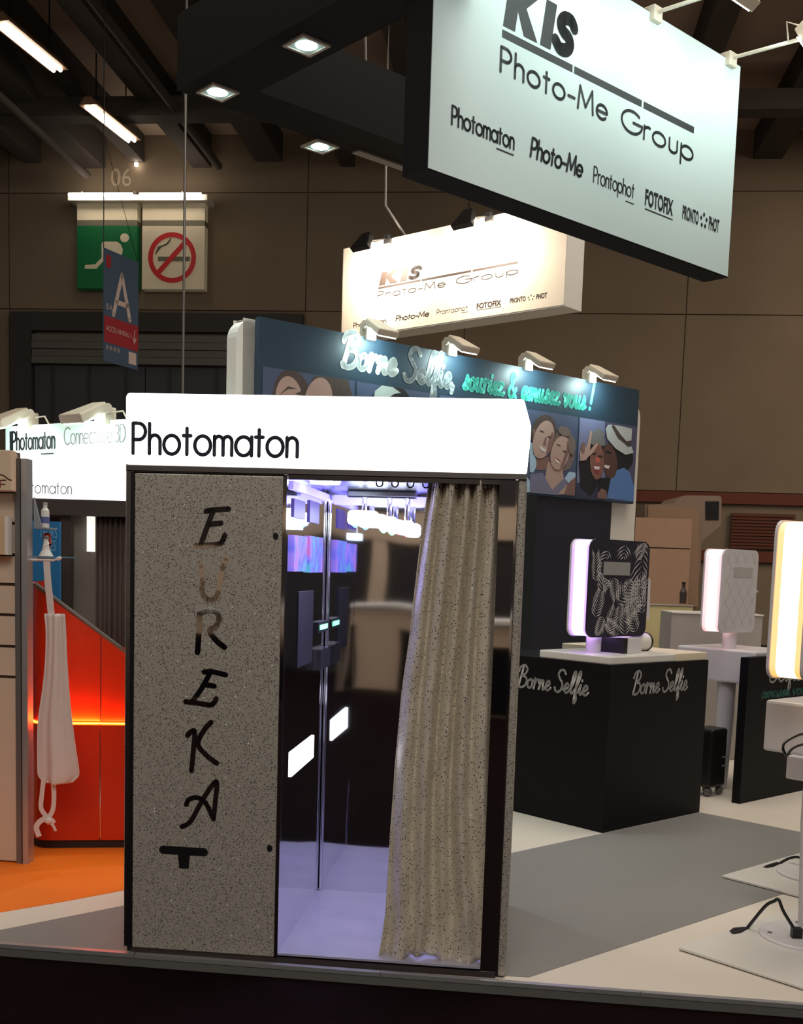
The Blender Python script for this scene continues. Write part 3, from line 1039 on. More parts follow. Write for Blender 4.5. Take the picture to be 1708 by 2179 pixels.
photo('laughing pair making a victory sign, one in a white hat', 2.992, 3.708, [
    (Z((720, 960), (850, 900), (1400, 900), (1420, 1180), (700, 1120)), mat('print_dusk', S(52, 54, 78), .5)),
    (Z((1060, 180), (1500, 250), (1450, 1200), (1060, 1100)), mat('print_violet_dark', S(78, 76, 104), .5)),
    (Z((740, 700), (860, 600), (900, 400), (980, 300), (1060, 380), (1050, 700), (1000, 950), (880, 1120), (760, 1000)), HAIRK),
    (Z((880, 420), (920, 330), (980, 290), (1050, 340), (1060, 500), (960, 520), (890, 480)), mat('print_beanie', S(112, 112, 112), .6, var=.3, vscale=40)),
    ([zz(x, y) for x, y in ell(1230, 660, 170, 170, 0)], HAIRK),
    (Z((1130, 900), (1200, 800), (1290, 770), (1360, 830), (1410, 1000), (1410, 1180), (1080, 1140)), SHB),
    (Z((1000, 900), (1130, 880), (1100, 1050), (1060, 1150), (960, 1140)), HAIRK),
    ([zz(x, y) for x, y in ell(1115, 690, 88, 210, -6)], SK4),
    ([zz(x, y) for x, y in ell(960, 690, 85, 225, 0)], SK3),
    (Z((950, 640), (985, 650), (1000, 700), (940, 705)), mat('print_nose', S(186, 92, 84), .5)),
    (Z((915, 735), (1000, 745), (985, 850), (940, 840), (915, 790)), LIP),
    (Z((920, 750), (995, 758), (985, 795), (925, 785)), TEETH),
    (Z((1045, 735), (1115, 745), (1100, 785), (1050, 770)), TEETH),
    (Z((1060, 560), (1130, 580), (1128, 598), (1060, 580)), HAIRK),
    (Z((905, 590), (945, 595), (945, 612), (905, 608)), HAIRK),
    (Z((970, 620), (1030, 625), (1030, 640), (970, 636)), HAIRK),
    (Z((755, 690), (750, 560), (800, 500), (830, 520), (875, 320), (898, 330), (870, 560), (950, 470), (975, 480), (910, 590), (850, 640), (820, 680)), SK1),
    (Z((755, 560), (780, 460), (808, 465), (812, 540), (800, 600), (770, 600)), SK2),
    (Z((960, 1080), (1010, 1020), (1070, 1050), (1075, 1150), (960, 1140)), SK2),
    (Z((1060, 300), (1090, 250), (1140, 250), (1200, 400), (1330, 520), (1370, 510), (1400, 590), (1300, 615), (1180, 540), (1080, 420)), HATW),
    (Z((1130, 270), (1160, 250), (1250, 380), (1370, 440), (1340, 520), (1210, 420)), HAIRB),
    (Z((1160, 255), (1230, 262), (1380, 300), (1370, 440), (1310, 450), (1240, 370)), HATW),
], BGV)
photo('couple with heads together, seen behind the booth sign', .03, .752, [
    (ell(620, 850, 40, 66, -5), HAIRB), (ell(615, 858, 30, 58, -5), SK1), ([(592, 842), (612, 822), (632, 828), (612, 828)], HAIRB), ([(628, 838), (642, 842), (640, 832)], HAIRB),
    ([(650, 860), (655, 830), (668, 800), (700, 795), (740, 800), (756, 860)], HAIRB), (ell(676, 855, 30, 52, 8), SK1)], BGS)
photo('person in a pale cap, mostly hidden by the booth sign', .77, 1.492, [
    (ell(830, 870, 45, 55), HAIRK), ([(793, 860), (797, 832), (812, 820), (835, 822), (852, 836), (838, 838), (822, 850), (815, 862)], mat('print_cap', S(176, 190, 186), .5))], BGS)
photo('dark portrait print hidden behind the booth sign', 1.51, 2.232, [(ell(1000, 930, 50, 70), HAIRK), (ell(1000, 940, 36, 60), SK1)], BGS)

for i, (x, y) in enumerate(((.865, 0), (1.60, 0), (2.375, 0), (3.10, 0))):
    lab = ['white spotlight on the blue display wall above the word Borne', 'white spotlight on the blue display wall above the word Selfie',
           'white spotlight on the blue display wall above the word amusez', 'white spotlight on the blue display wall nearest its right end'][i]
    T_ = TD @ Matrix.Translation((x, 0, 3.0))
    l = thing('spotlight', lab, 'lamp', T_, 'display wall spotlights')
    MB().box((-.04, -.03, -.02), (.04, .06, .09), LAMPW).build('bracket', l, .008)
    MB().tube([(-.052, .0, .08), (.052, .0, .08)], .028, LAMPW, 12).build('hinge', l)
    M = Matrix.Translation((0, -.02, .10)) @ Matrix.Rotation(radians(28), 4, 'X')
    hd_ = MB().prism([(-.055, 0), (.055, 0), (.085, -.22), (-.085, -.22)], -.024, .024, LAMPW, M @ Matrix.Rotation(radians(-90), 4, 'X')).build('head', l, .010)
    q = M @ Vector((0, -.19, -.035))
    MB().box((-.072, -.215, -.0285), (.072, -.09, -.0245), LENS, M).build('lens', hd_)
    MB().tube([(.05, .02, .05), (.09, .08, .02), (.06, .12, -.10)], .006, LAMPW, 6).build('cable', l)
    area_light('spot_glow', T_ @ (M @ Vector((0, -.18, -.045))), T_ @ Vector((0, .05, -.16)), .10, 2.6, (.72, 1, .96))

# ================================================================== PHOTO BOOTH
def bl_(x, y, p=0.0, axis=1):
    return L(TB, x, y, p, axis)


bt = thing('photo_booth', 'glitter photo booth with mirror interior, lit sign and open curtain', 'photo booth', TB)
BW, BD, ZT = 1.438, .90, 1.80
MB().box((.01, .01, 0), (BW - .01, BD, .028), BLACKP).build('plinth', bt)
MB().box((.0, .0, .028), (.022, BD, ZT), LAMINATE).build('side_wall', bt)
MB().box((BW - .030, .0, .005), (BW, BD, ZT), LAMINATE).build('side_wall', bt, .008)
MB().box((.02, BD - .02, .028), (BW - .03, BD, ZT), BLACKP).build('rear_panel', bt)
MB().box((.592, .84, .03), (BW - .03, .848, ZT - .01), FOIL).build('mirror_wall', bt)
MB().box((BW - .035, .10, .03), (BW - .031, .84, ZT - .01), FOIL).build('mirror_wall', bt)
PEARL = mat('pearl_floor', S(190, 188, 208), .2, var=.18, vscale=5, metal=.3, coat=.4)
MB().box((.592, .0, .028), (BW - .03, .84, .036), PEARL).build('booth_floor', bt)
MB().box((.592, .03, 1.79), (BW - .03, .84, 1.80), STEEL).build('booth_ceiling', bt)
# machine cabinet
MB().box((.022, .012, .03), (.584, .848, 1.79), BLACKP).build('cabinet', bt)
mface = MB().box((.584, .02, .036), (.592, .84, 1.79), FOIL).build('machine_face', bt)
MB().tube([(.600, .832, .04), (.600, .832, 1.785)], .007, CHROME, 12).build('corner_rod', bt)
fpan = MB().box((.034, -.006, .022), (.579, .012, 1.785), LAMINATE).build('front_panel', bt, .004)
MB().box((.580, -.010, .020), (.593, .02, 1.787), CHROME).build('corner_profile', bt)
MB().box((.003, -.004, .024), (.032, .014, 1.80), STEEL).build('frame_upright', bt)
MB().box((.020, -.008, .024), (.0335, -.003, 1.79), BLACKP).build('frame_gasket', bt)
MB().box((.0, -.006, 1.79), (BW, .03, 1.816), STEEL).build('frame_lintel', bt, .004)
MB().box((.594, .004, 1.775), (1.345, .02, 1.790), CHROME).build('curtain_rail', bt)
MB().box((1.345, -.004, .02), (1.404, .10, 1.79), MIRROR).build('mirror_post', bt)
MB().box((1.400, -.008, .02), (1.408, .0, 1.79), CHROME).build('post_trim', bt)
MB().box((.03, -.007, .0), (1.40, .0, .022), mat('dark_plinth', S(46, 36, 34), .5)).build('threshold', bt)

# mirror inlay letters E U R E K A
EUR = [
    [[(438, 1088), (452, 1085), (486, 1083)], [(453, 1088), (441, 1120), (427, 1159)], [(444, 1116), (470, 1113)], [(415, 1162), (440, 1160), (465, 1158), (473, 1151), (478, 1139)]],
    [[(427, 1203), (431, 1235), (430, 1260), (444, 1276), (460, 1270), (467, 1245), (473, 1210), (481, 1188)]],
    [[(425, 1303), (423, 1345), (420, 1388)], [(424, 1306), (441, 1299), (459, 1302), (466, 1315), (460, 1332), (446, 1341), (459, 1362), (477, 1377)]],
    [[(434, 1430), (450, 1429), (480, 1436)], [(446, 1433), (430, 1463), (411, 1490)], [(438, 1457), (456, 1460)], [(395, 1493), (420, 1496), (446, 1500), (455, 1495), (460, 1487)]],
    [[(399, 1565), (404, 1559), (414, 1557), (411, 1600), (407, 1640)], [(449, 1537), (435, 1552), (421, 1583), (440, 1608), (461, 1624)]],
    [[(387, 1759), (405, 1748), (427, 1709), (447, 1677), (461, 1664), (458, 1705), (454, 1743)], [(396, 1712), (402, 1701), (418, 1697), (432, 1703), (443, 1718), (451, 1738)]],
]
wd_ = [.019, .021, .021, .019, .019, .018]
for n_, (letter, wdt) in enumerate(zip(EUR, wd_)):
    mb = MB()
    for st in letter:
        pts = [bl_(x, y, -.0072) for x, y in catmull(st, 5)]
        ribbon(mb, [(p.x, p.z) for p in pts], wdt, -.0072, MIRROR)
    o = mb.build('letter', fpan)
mb = MB()
a, b = bl_(340, 1798), bl_(443, 1821)
mb.prism(rrect(a.x, b.z, b.x, a.z, .015), -.0085, -.004, BLACKP)
c = bl_(380, 1820)
d = bl_(405, 1847)
mb.prism([(c.x, c.z + .005), (d.x, c.z + .005), (d.x - .005, d.z), (c.x + .005, d.z)], -.0085, -.004, BLACKP)
mb.build('delivery_slot', fpan)
for x, y in ((592, 1141), (579, 1804)):
    p = bl_(x, y)
    MB().prism(circ(p.x - .008, p.z, .010, .012, 14), -.0095, -.004, BLACKP).build('screw_cap', fpan)

# light box sign on top
LBOX = emit('light_box_glow', (1.0, .985, .96, 1), 3.2)
sg = [(.002, 1.816), (BW - .004, 1.816), (BW + .006, 1.975), (1.416, 2.066), (.006, 2.066), (.0, 2.05)]
s_ = MB().prism(sg, -.012, .32, LBOX).build('sign_box', bt, .008)
s_['label'] = 'glowing white light box'
MB().box((.02, .0, 1.80), (BW - .02, .31, 1.8158), STEEL).build('sign_tray', bt)
mb = MB()
a, b = bl_(283, 967, -.013), bl_(632, 972, -.013)
write(mb, 'Photomaton', GEO, a.x, b.x, a.z + .004, .106, .0135, -.0135, INK, gap=.15)
o = mb.build('lettering', s_)
PALEI = mat('washed_ink', S(196, 198, 200), .6, emit=(1, .98, .96, 1), es=1.0)
mb = MB()
pts = catmull([(890, 935), (886, 945), (906, 955), (910, 962), (918, 952), (926, 960), (935, 952), (945, 962), (955, 955)], 4)
ribbon(mb, [(p.x, p.z) for p in (bl_(x, y, -.013) for x, y in pts)], .0025, -.0135, PALEI)
pts = [(978, 943), (995, 943)]
ribbon(mb, [(p.x, p.z) for p in (bl_(x, y, -.013) for x, y in pts)], .0025, -.0135, PALEI)
pts = catmull([(982, 944), (981, 960), (996, 965), (1008, 962), (1020, 966), (1030, 950), (1026, 965), (1040, 948), (1036, 966), (1048, 962), (1060, 967)], 4)
ribbon(mb, [(p.x, p.z) for p in (bl_(x, y, -.013) for x, y in pts)], .0025, -.0135, PALEI)
mb.build('signature', s_)

# interior fittings and painted reflections on the machine face (plane x = .5805)
SCRN = emit('screen_glow', (1.0, 1.0, 1.0, 1), 2.2)
GREENL = emit('green_led', (.05, 1.0, .25, 1), 2.0)


def mf(x, y):
    return bl_(x, y, .5925, 0)


def mplate(name, x0, y0, x1, y1, m, th=.006):
    a, b = mf(x0, y0), mf(x1, y1)
    za, zb = mf((x0 + x1) / 2, y0).z, mf((x0 + x1) / 2, y1).z
    ya, yb = max(.03, min(a.y, b.y)), min(.815, max(a.y, b.y))
    return MB().box((.592, ya, min(za, zb)), (.592 + th, yb, max(za, zb)), m).build(name, mface)


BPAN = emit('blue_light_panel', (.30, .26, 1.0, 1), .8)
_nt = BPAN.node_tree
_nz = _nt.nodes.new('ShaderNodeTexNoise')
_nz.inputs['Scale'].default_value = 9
_cr = _nt.nodes.new('ShaderNodeValToRGB')  # mottled glow colours imitate blue reflections in the curved foil
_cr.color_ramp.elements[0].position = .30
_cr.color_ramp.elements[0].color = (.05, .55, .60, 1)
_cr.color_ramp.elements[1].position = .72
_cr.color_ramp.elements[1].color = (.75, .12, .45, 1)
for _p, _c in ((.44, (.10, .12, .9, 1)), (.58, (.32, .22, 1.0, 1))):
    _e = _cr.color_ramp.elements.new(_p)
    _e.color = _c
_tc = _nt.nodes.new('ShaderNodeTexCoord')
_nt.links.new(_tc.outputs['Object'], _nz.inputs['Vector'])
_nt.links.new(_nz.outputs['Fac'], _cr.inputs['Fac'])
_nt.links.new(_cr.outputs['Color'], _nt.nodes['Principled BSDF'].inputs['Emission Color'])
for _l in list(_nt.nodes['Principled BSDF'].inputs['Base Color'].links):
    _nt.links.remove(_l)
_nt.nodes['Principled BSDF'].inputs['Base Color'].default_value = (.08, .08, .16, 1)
mplate('screen', 618, 1583, 664, 1632, SCRN)
mplate('photo_window', 634, 1258, 662, 1414, BLACKP, .004)
mplate('card_reader', 668, 1322, 688, 1344, BLACKP, .02)
mplate('indicator', 671, 1328, 686, 1338, GREENL, .023)
mplate('coin_unit', 668, 1378, 690, 1420, STEEL, .03)
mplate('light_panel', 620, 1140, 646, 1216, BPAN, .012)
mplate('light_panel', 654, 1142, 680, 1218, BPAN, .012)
VREFL = mat('violet_reflection', (.05, .04, .12, 1), .4, emit=(.22, .14, .8, 1), es=.3)  # dim emission stands in for violet reflections on the mirror foil
mplate('upper_panel', 623, 1064, 646, 1103, VREFL, .006)  # upper plates are painted reflections, not fitted panels
mplate('upper_panel', 657, 1067, 676, 1113, VREFL, .006)
mplate('flash_lamp', 609, 1108, 628, 1126, emit('flash_glow', (.6, .8, 1, 1), 3), .03)
# ceiling spots
sp0 = bl_(692, 1026, 1.785, 2)
for x, y in ((sp0.x, min(sp0.y, .68)),):
    MB().lathe([(.055, 1.778), (.060, 1.789)], emit('booth_spot', (.8, .92, 1.0, 1), 4), c=(x, y, 0), n=18).build('ceiling_spot', bt)

GLOWB = emit('added_blue_glow', (.16, .12, 1.0, 1), 2.2)  # added emitters, no known fitting: they turn the upper mirrors blue
MB().box((.62, .825, 1.735), (BW - .04, .839, 1.775), GLOWB).build('added_glow_strip', bt)
MB().box((.592, .06, 1.745), (.602, .80, 1.775), GLOWB).build('added_glow_strip', bt)
# party light hung inside the booth
PT = thing('party_light', 'row of dazzling coloured party lights hung inside the booth', 'light', TB @ Matrix.Translation((bl_(806, 1100, .68).x, .72, 1.79)))
MB().box((-.14, -.02, -.03), (.15, .04, 0), STEEL).build('housing', PT, .006)
PL1 = emit('party_white', (.80, .88, 1.0, 1), 6)
for k, (x0, x1, dz) in enumerate(((-.13, -.005, -.03), (.0, .075, -.052), (.08, .145, -.066))):
    MB().prism(rrect(x0, -.115 + dz, x1, -.055 + dz, .018), -.05, .0, PL1).build('lens', PT)
    MB().tube([((x0 + x1) / 2, .0, -.06 + dz), ((x0 + x1) / 2, .0, -.03)], .012, CHROME, 10).build('lens_mount', PT)
for k, (x, z, c_) in enumerate(((.085, -.16, (1, .05, .05, 1)), (-.10, -.135, (.05, .4, 1, 1)), (.02, -.155, (.1, 1, .3, 1)))):
    MB().lathe([(.004, -.02), (.016, -.01), (.016, .01), (.004, .02)], emit('party_bulb_%d' % k, c_, 6), c=(x, -.03, z), n=12).build('bulb', PT)
area_light('booth_light', TB @ Vector((1.0, .40, 1.77)), TB @ Vector((1.0, .40, 0)), .4, 7, (.60, .58, 1.0))
area_light('booth_light', TB @ Vector((1.15, .70, 1.50)), TB @ Vector((1.05, .05, .6)), .25, 4, (.45, .38, 1.0))

# curtain
CL = [(1018, 912), (1060, 906), (1110, 898), (1210, 885), (1350, 869), (1480, 851), (1640, 837), (1800, 826), (1950, 818), (1990, 812), (2032, 804)]
CR = [(1018, 1064), (1130, 1063), (1280, 1055), (1500, 1049), (1700, 1044), (1790, 1049), (1930, 1061), (2000, 1062), (2052, 1057)]


def interp(tab, y):
    if y <= tab[0][0]:
        return tab[0][1]
    for (y0, x0), (y1, x1) in zip(tab, tab[1:]):
        if y <= y1:
            return x0 + (x1 - x0) * (y - y0) / (y1 - y0)
    return tab[-1][1]


NX, NZ = 150, 70
vs_, fs = [], []
for j in range(NZ + 1):
    v = j / NZ
    for i in range(NX + 1):
        u = i / NX
        yl = 1018 + (2033 - 1018) * v
        yr = 1018 + (2053 - 1018) * v
        yy = yl + (yr - yl) * u
        hem = 9 * sin(u * 11 + .6) * max(0, (v - .93) / .07)
        x = interp(CL, yy) + (interp(CR, yy) - interp(CL, yy)) * u
        p = bl_(x, yy + hem, .045)
        ph = u + .015 * sin(3.1 * v + 9 * u)
        amp = .024 * (1 - .25 * v)
        f = amp * sin(2 * pi * 5.2 * ph + .8 * sin(3 * v)) + .006 * sin(2 * pi * 10.4 * ph + 1.5 * v) * (1 - .8 * v)
        f += .012 * sin(2 * pi * 2.2 * u + 1.0)
        if v < .05:
            f += .008 * sin(2 * pi * 24 * u) * (1 - v / .05)
        crumple = max(0, (v - .90) / .10)
        f += .012 * crumple * sin(31 * u + 5 * v) + .008 * crumple * sin(57 * u - 14 * v)
        f += .003 * sin(40 * v + 17 * u) * (1 if .3 < v else .2)
        vs_.append((p.x, .045 + f, p.z))
for j in range(NZ):
    for i in range(NX):
        a = j * (NX + 1) + i
        fs.append((a, a + 1, a + NX + 2, a + NX + 1))
mb = MB()
mb.add(vs_, fs, CLOTH)
mb.smooth = True
cu = mb.build('curtain', bt)
cu['label'] = 'gold-beige sequin curtain drawn to one side'
for p in cu.data.polygons:
    p.use_smooth = True
so = cu.modifiers.new('thick', 'SOLIDIFY')
so.thickness = .003
for k in range(8):
    x = .92 + k * .055
    MB().tube([(x + .012 * cos(q * pi / 5), .02, 1.772 + .014 * sin(q * pi / 5)) for q in range(11)], .003, CHROME, 6).build('curtain_ring', bt)

# ================================================================== SELFIE KIOSKS AND COUNTERS
def counter(lab, T_, lx, ly, h, writing):
    t = thing('counter', lab, 'counter', T_, 'black counters')
    MB().box((0, 0, 0), (lx, .03, h), BLACK).build('front_panel', t)
    MB().box((0, .03, 0), (.03, ly, h), BLACK).build('side_panel', t)
    MB().box((lx - .03, .03, 0), (lx, ly, h), BLACK).build('side_panel', t)
    MB().box((.03, .03, h - .03), (lx - .03, ly, h), BLACK).build('counter_top', t)
    for text, kind, x0, x1, z, cap, m in writing:
        mb = MB()
        if kind == 'front':
            write(mb, text, SCR, x0, x1, z, cap, .014, -.002, m, gap=.0, shear=.15, dz=0)
        else:      # side face x=0, running from the back to the front corner
            M = Matrix(((0, 1, 0, 0), (-1, 0, 0, 0), (0, 0, 1, 0), (0, 0, 0, 1)))
            write(mb, text, SCR, x0, x1, z, cap, .014, -.002, m, gap=.0, shear=.15, M=M)
        mb.build('lettering', t)
    return t


TC = TM(onz(1281, 1773), 42)
fa, fb = L(TC, 1343, 1478), L(TC, 1460, 1467)
sa, sb = L(TC, 1100, 1460, 0, 0), L(TC, 1250, 1480, 0, 0)
SILV = mat('letter_silver', S(196, 196, 194), .5)
counter('black counter with two white Borne Selfie marks, below the palm print kiosk', TC, .975, 1.05, .962, [
    ('Borne Selfie', 'front', fa.x, fb.x, (fa.z + fb.z) / 2, .13, SILV),
    ('Borne Selfie', 'side', -sa.y, -sb.y, (sa.z + sb.z) / 2, .13, SILV)])
t = thing('counter_tray', 'white raised tray lying on the counter under the palm print kiosk', 'tray', TC @ Matrix.Translation((.0, .0, .962)))
MB().box((.012, .012, 0), (.64, .545, .048), WHITEG).build('plate', t, .008)
MB().box((.643, .012, 0), (.972, .90, .048), mat('cream_paint', S(224, 210, 186), .5)).build('side_plate', t, .004)

PURP = emit('kiosk_glow_violet', (.62, .36, 1.0, 1), 4.6)
PEACH = emit('kiosk_glow_pink', (1.0, .70, .66, 1), 1.9)
AMBER = emit('kiosk_glow_amber', (1.0, .78, .50, 1), 2.2)
RIM_A = emit('kiosk_rim_amber', (1.0, .42, .08, 1), 1.3)
RIM_V = emit('kiosk_rim_violet', (.42, .22, 1.0, 1), 1.3)
RIM_P = emit('kiosk_rim_pink', (.95, .42, .42, 1), 1.2)
KFACE = mat('kiosk_white', S(214, 210, 212), .35, var=.02)


def kiosk(lab, T_, glow, W_=.575, H_=.575, D_=.148, palm=False, pole_h=.16, tile=False):
    """rounded slab head with a glowing band between two plates; origin at bottom-left front corner of the head"""
    t = thing('selfie_kiosk', lab, 'kiosk', T_, 'selfie kiosks')
    front = BLACKP if palm else KFACE
    if palm:
        front = mat('palm_ground', S(34, 32, 46), .4)
    MB().prism(rrect(0, 0, W_, H_, .055), 0, .012, front).build('front_plate', t)
    rim = {PURP: RIM_V, PEACH: RIM_P, AMBER: RIM_A}[glow]
    MB().prism(rrect(.006, .006, W_ - .006, H_ - .006, .052), .032, D_ - .032, glow).build('light_band', t)
    for y0, y1 in ((.0121, .0319), (D_ - .0319, D_ - .0121)):
        MB().prism(rrect(.006, .006, W_ - .006, H_ - .006, .052), y0, y1, rim).build('light_rim', t)
    MB().prism(rrect(0, 0, W_, H_, .055), D_ - .012, D_, KFACE).build('back_plate', t)
    MB().lathe([(.008, -.012), (.008, .0)], CHROME, n=12).build('lock', t).matrix_local = Matrix.Translation((W_ * .86, -.001, H_ * .52)) @ Matrix.Rotation(radians(-90), 4, 'X')
    return t


# palm print kiosk
h0 = L(TC, 1247, 1357, .2)
h1 = L(TC, 1375, 1153, .2)
TK1 = TC @ Matrix.Translation((h0.x, .2, h0.z))
kW, kH = .565, h1.z - h0.z
k1 = kiosk('selfie kiosk with a black and white palm leaf print and violet light', TK1, PURP, kW, kH, .15, palm=True)
LEAF = mat('leaf_print', S(200, 196, 196), .5)
mb = MB()


def inside(x, z):
    return .006 < x < kW - .006 and .006 < z < kH - .006 and not (.115 < x < .355 + .06 and kH - .215 < z < kH - .118)


for q, (cx, cz, ang, ln) in enumerate([(.16, .50, 250, .17), (.09, .43, 300, .16), (.32, .54, 262, .2), (.50, .56, 268, .30), (.12, .26, 80, .17), (.22, .36, 285, .14), (.36, .36, 280, .16),
                                       (.27, .20, 45, .2), (.42, .17, 50, .24), (.52, .33, 235, .22), (.33, .10, 35, .18), (.07, .12, 75, .15), (.20, .02, 70, .16), (.36, .01, 95, .17), (.47, .03, 120, .16),
                                       (.30, .02, 150, .13), (.52, .14, 100, .2), (.06, .33, 95, .15), (.14, .12, 250, .12), (.44, .46, 60, .12)]):
    a = radians(ang)
    n_ = 9
    for j in range(n_):
        f = j / n_
        bx, bz = cx + ln * f * cos(a), cz + ln * f * sin(a)
        for sd in (-1, 1):
            l2 = ln * .55 * (1 - .6 * abs(f - .35))
            b_ = a + sd * radians(52 - 20 * f)
            for _ in range(5):
                if inside(bx + l2 * cos(b_), bz + l2 * sin(b_)):
                    break
                l2 *= .7
            ex_, ez_ = bx + l2 * cos(b_), bz + l2 * sin(b_)
            mx_, mz_ = bx + l2 * .55 * cos(b_ + sd * .12), bz + l2 * .55 * sin(b_ + sd * .12)
            if inside(bx, bz) and inside(ex_, ez_) and inside(mx_, mz_):
                nx_, nz_ = -sin(b_) * .0036, cos(b_) * .0036
                mb.face([(bx, -.0012, bz), (mx_ - nx_, -.0012, mz_ - nz_), (ex_, -.0012, ez_), (mx_ + nx_, -.0012, mz_ + nz_)], LEAF)
mb.build('palm_print', k1)['kind'] = 'stuff'
MB().box((.125, -.003, kH - .205), (.375, .0, kH - .128), mat('slot_grey', S(150, 148, 146), .5)).build('window', k1)
z_t = -(TK1.translation.z - 1.01)
MB().tube([(.17, .08, z_t), (.17, .08, .01)], .045, KFACE, 16).build('pole', k1)
# printer beside the pole
TP = TC @ Matrix.Translation((h0.x + .27, .13, 1.010))
t = thing('photo_printer', 'small white printer holding a paper roll under the palm print kiosk', 'printer', TP)
zt = -z_t - 0
hz = TK1.translation.z - 1.01 - .004
MB().box((.0, .0, 0), (.03, .22, hz), BLACKP).build('side_plate', t)
MB().box((.03, .0, 0), (.17, .22, hz), KFACE).build('body', t, .004)
MB().tube([(.17, .12, .055), (.36, .12, .055)], .054, WHITEG, 20).build('paper_roll', t)
MB().tube([(.36, .12, .055), (.372, .12, .055)], .058, BLACKP, 20).build('roll_cap', t)
o = MB().prism([(0, 0), (.05, 0), (.04, .24), (.015, .26)], 0, .003, KFACE).build('paper_strip')
o.matrix_world = TC @ Matrix.Translation((h0.x + .575, .22, h0.z + .10))
tag(o, 'strip of white paper hanging at the edge of the palm print kiosk', 'paper')

# second kiosk behind: pole, box, head
def stand_kiosk(lab, base, deg, head_z, box_z0, box_z1, glow, head_off, W_=.50, H_=.56, box=(-.35, -.22, .28, .30), base_plate=False, pole=(0, 0)):
    T_ = TM(base, deg)
    t = thing('selfie_kiosk', lab, 'kiosk', T_, 'selfie kiosks')
    hx, hy = head_off
    M = Matrix.Translation((hx, hy, head_z))
    MB().prism(rrect(0, 0, W_, H_, .05), 0, .012, KFACE, M).build('front_plate', t)
    rim = {PURP: RIM_V, PEACH: RIM_P, AMBER: RIM_A}[glow]
    MB().prism(rrect(.006, .006, W_ - .006, H_ - .006, .047), .036, .114, glow, M).build('light_band', t)
    for y0, y1 in ((.0121, .0359), (.1141, .1379)):
        MB().prism(rrect(.006, .006, W_ - .006, H_ - .006, .047), y0, y1, rim, M).build('light_rim', t)
    MB().prism(rrect(0, 0, W_, H_, .05), .138, .15, KFACE, M).build('back_plate', t)
    MB().box((hx + .13, hy - .003, head_z + H_ - .185), (hx + .37, hy, head_z + H_ - .12), mat('slot_pale', S(186, 182, 178), .4)).build('window', t)
    k = MB().lathe([(.009, -.006), (.009, .006)], CHROME, n=12).build('lock', t)
    k.matrix_local = Matrix.Translation((hx + .44, hy - .004, head_z + H_ * .5)) @ Matrix.Rotation(radians(90), 4, 'X')
    x0, y0, x1, y1 = box
    MB().box((x0, y0, box_z0), (x1, y1, box_z1), KFACE).build('box', t, .012)
    MB().tube([(pole[0], pole[1], box_z1 - .002), (pole[0], pole[1], head_z + .01)], .05, KFACE, 16).build('neck', t)
    MB().tube([(pole[0], pole[1], .02), (pole[0], pole[1], .5), (pole[0], pole[1], box_z0 + .01)], [.045, .065, .065], KFACE, 16).build('pole', t)
    if base_plate:
        MB().lathe([(.20, .016), (.20, .024), (.19, .028)], KFACE, c=(pole[0], pole[1], 0), n=32).build('foot_disc', t)
        MB().lathe([(.062, .028), (.062, .06), (.05, .065)], KFACE, c=(pole[0], pole[1], 0), n=20).build('collar', t)
        for q in range(4):
            a_ = radians(45 + 90 * q)
            MB().lathe([(.010, .028), (.008, .032)], GREYM, c=(pole[0] + .16 * cos(a_), pole[1] + .16 * sin(a_), 0), n=8).build('bolt', t)
    return t, T_


p2 = ond(1548, 1500, 7.75)
B2 = Vector((p2.x, p2.y, 0))
T2k = TM(B2, 42)
hb = L(T2k, 1529, 1345, -.05)
kk2, _ = stand_kiosk('white lattice-patterned selfie kiosk with pink light, behind the black counters', B2, 42, 1.10, .76, .985, PEACH, (hb.x, -.05), W_=.44, H_=.565,
            box=(-.12, -.26, .42, .36), pole=(0, .02))
mb = MB()
LATT = mat('lattice_print', S(176, 170, 172), .5)
for q in range(-6, 7):
    for sg_ in (-1, 1):
        pts = [(q * .11 + sg_ * t_ * .44 + .22, t_ * .565) for t_ in [k_ / 24 for k_ in range(25)]]
        pts = [p for p in pts if .02 < p[0] < .42 and .02 < p[1] < .545 and not (.11 < p[0] < .39 and .36 < p[1] < .46)]
        run = []
        for p in pts:
            if run and hypot(p[0] - run[-1][0], p[1] - run[-1][1]) > .06:
                ribbon(mb, [(hb.x + a_, 1.10 + b_) for a_, b_ in run], .0022, -.0515, LATT)
                run = []
            run.append(p)
        if len(run) > 1:
            ribbon(mb, [(hb.x + a_, 1.10 + b_) for a_, b_ in run], .0022, -.0515, LATT)
mb.build('lattice_print', kk2)['kind'] = 'stuff'
t = thing('equipment_case', 'black wheeled case standing between the two black counters', 'case', TM((onz(1526, 1694).x, onz(1526, 1694).y, 0), 42))
MB().box((-.10, .0, .06), (.09, .16, .46), BLACKP).build('body', t, .02)
for x in (-.07, .06):
    for y in (.03, .13):
        k = MB().lathe([(.03, -.012), (.03, .012)], GREYM, n=12).build('wheel', t)
        k.matrix_local = Matrix.Translation((x, y, .03)) @ Matrix.Rotation(radians(90), 4, 'X')
for z in (.2, .26):
    MB().box((.03, -.008, z), (.08, .0, z + .010), ALU).build('latch', t)

TC2 = TM(onz(1573, 1711), 42)
w0, w1 = L(TC2, 1618, 1485), L(TC2, 1690, 1480)
s0, s1 = L(TC2, 1635, 1452), L(TC2, 1700, 1448)
counter('black counter with white and teal lettering, partly hidden by the amber kiosk', TC2, 1.3, .06, .962, [
    ('amusez vous', 'front', w0.x, w0.x + .62, w0.z, .085, mat('letter_dim_teal', S(60, 120, 112), .6)),
    ('Selfie', 'front', s0.x, s0.x + .42, s0.z, .15, SILV)])

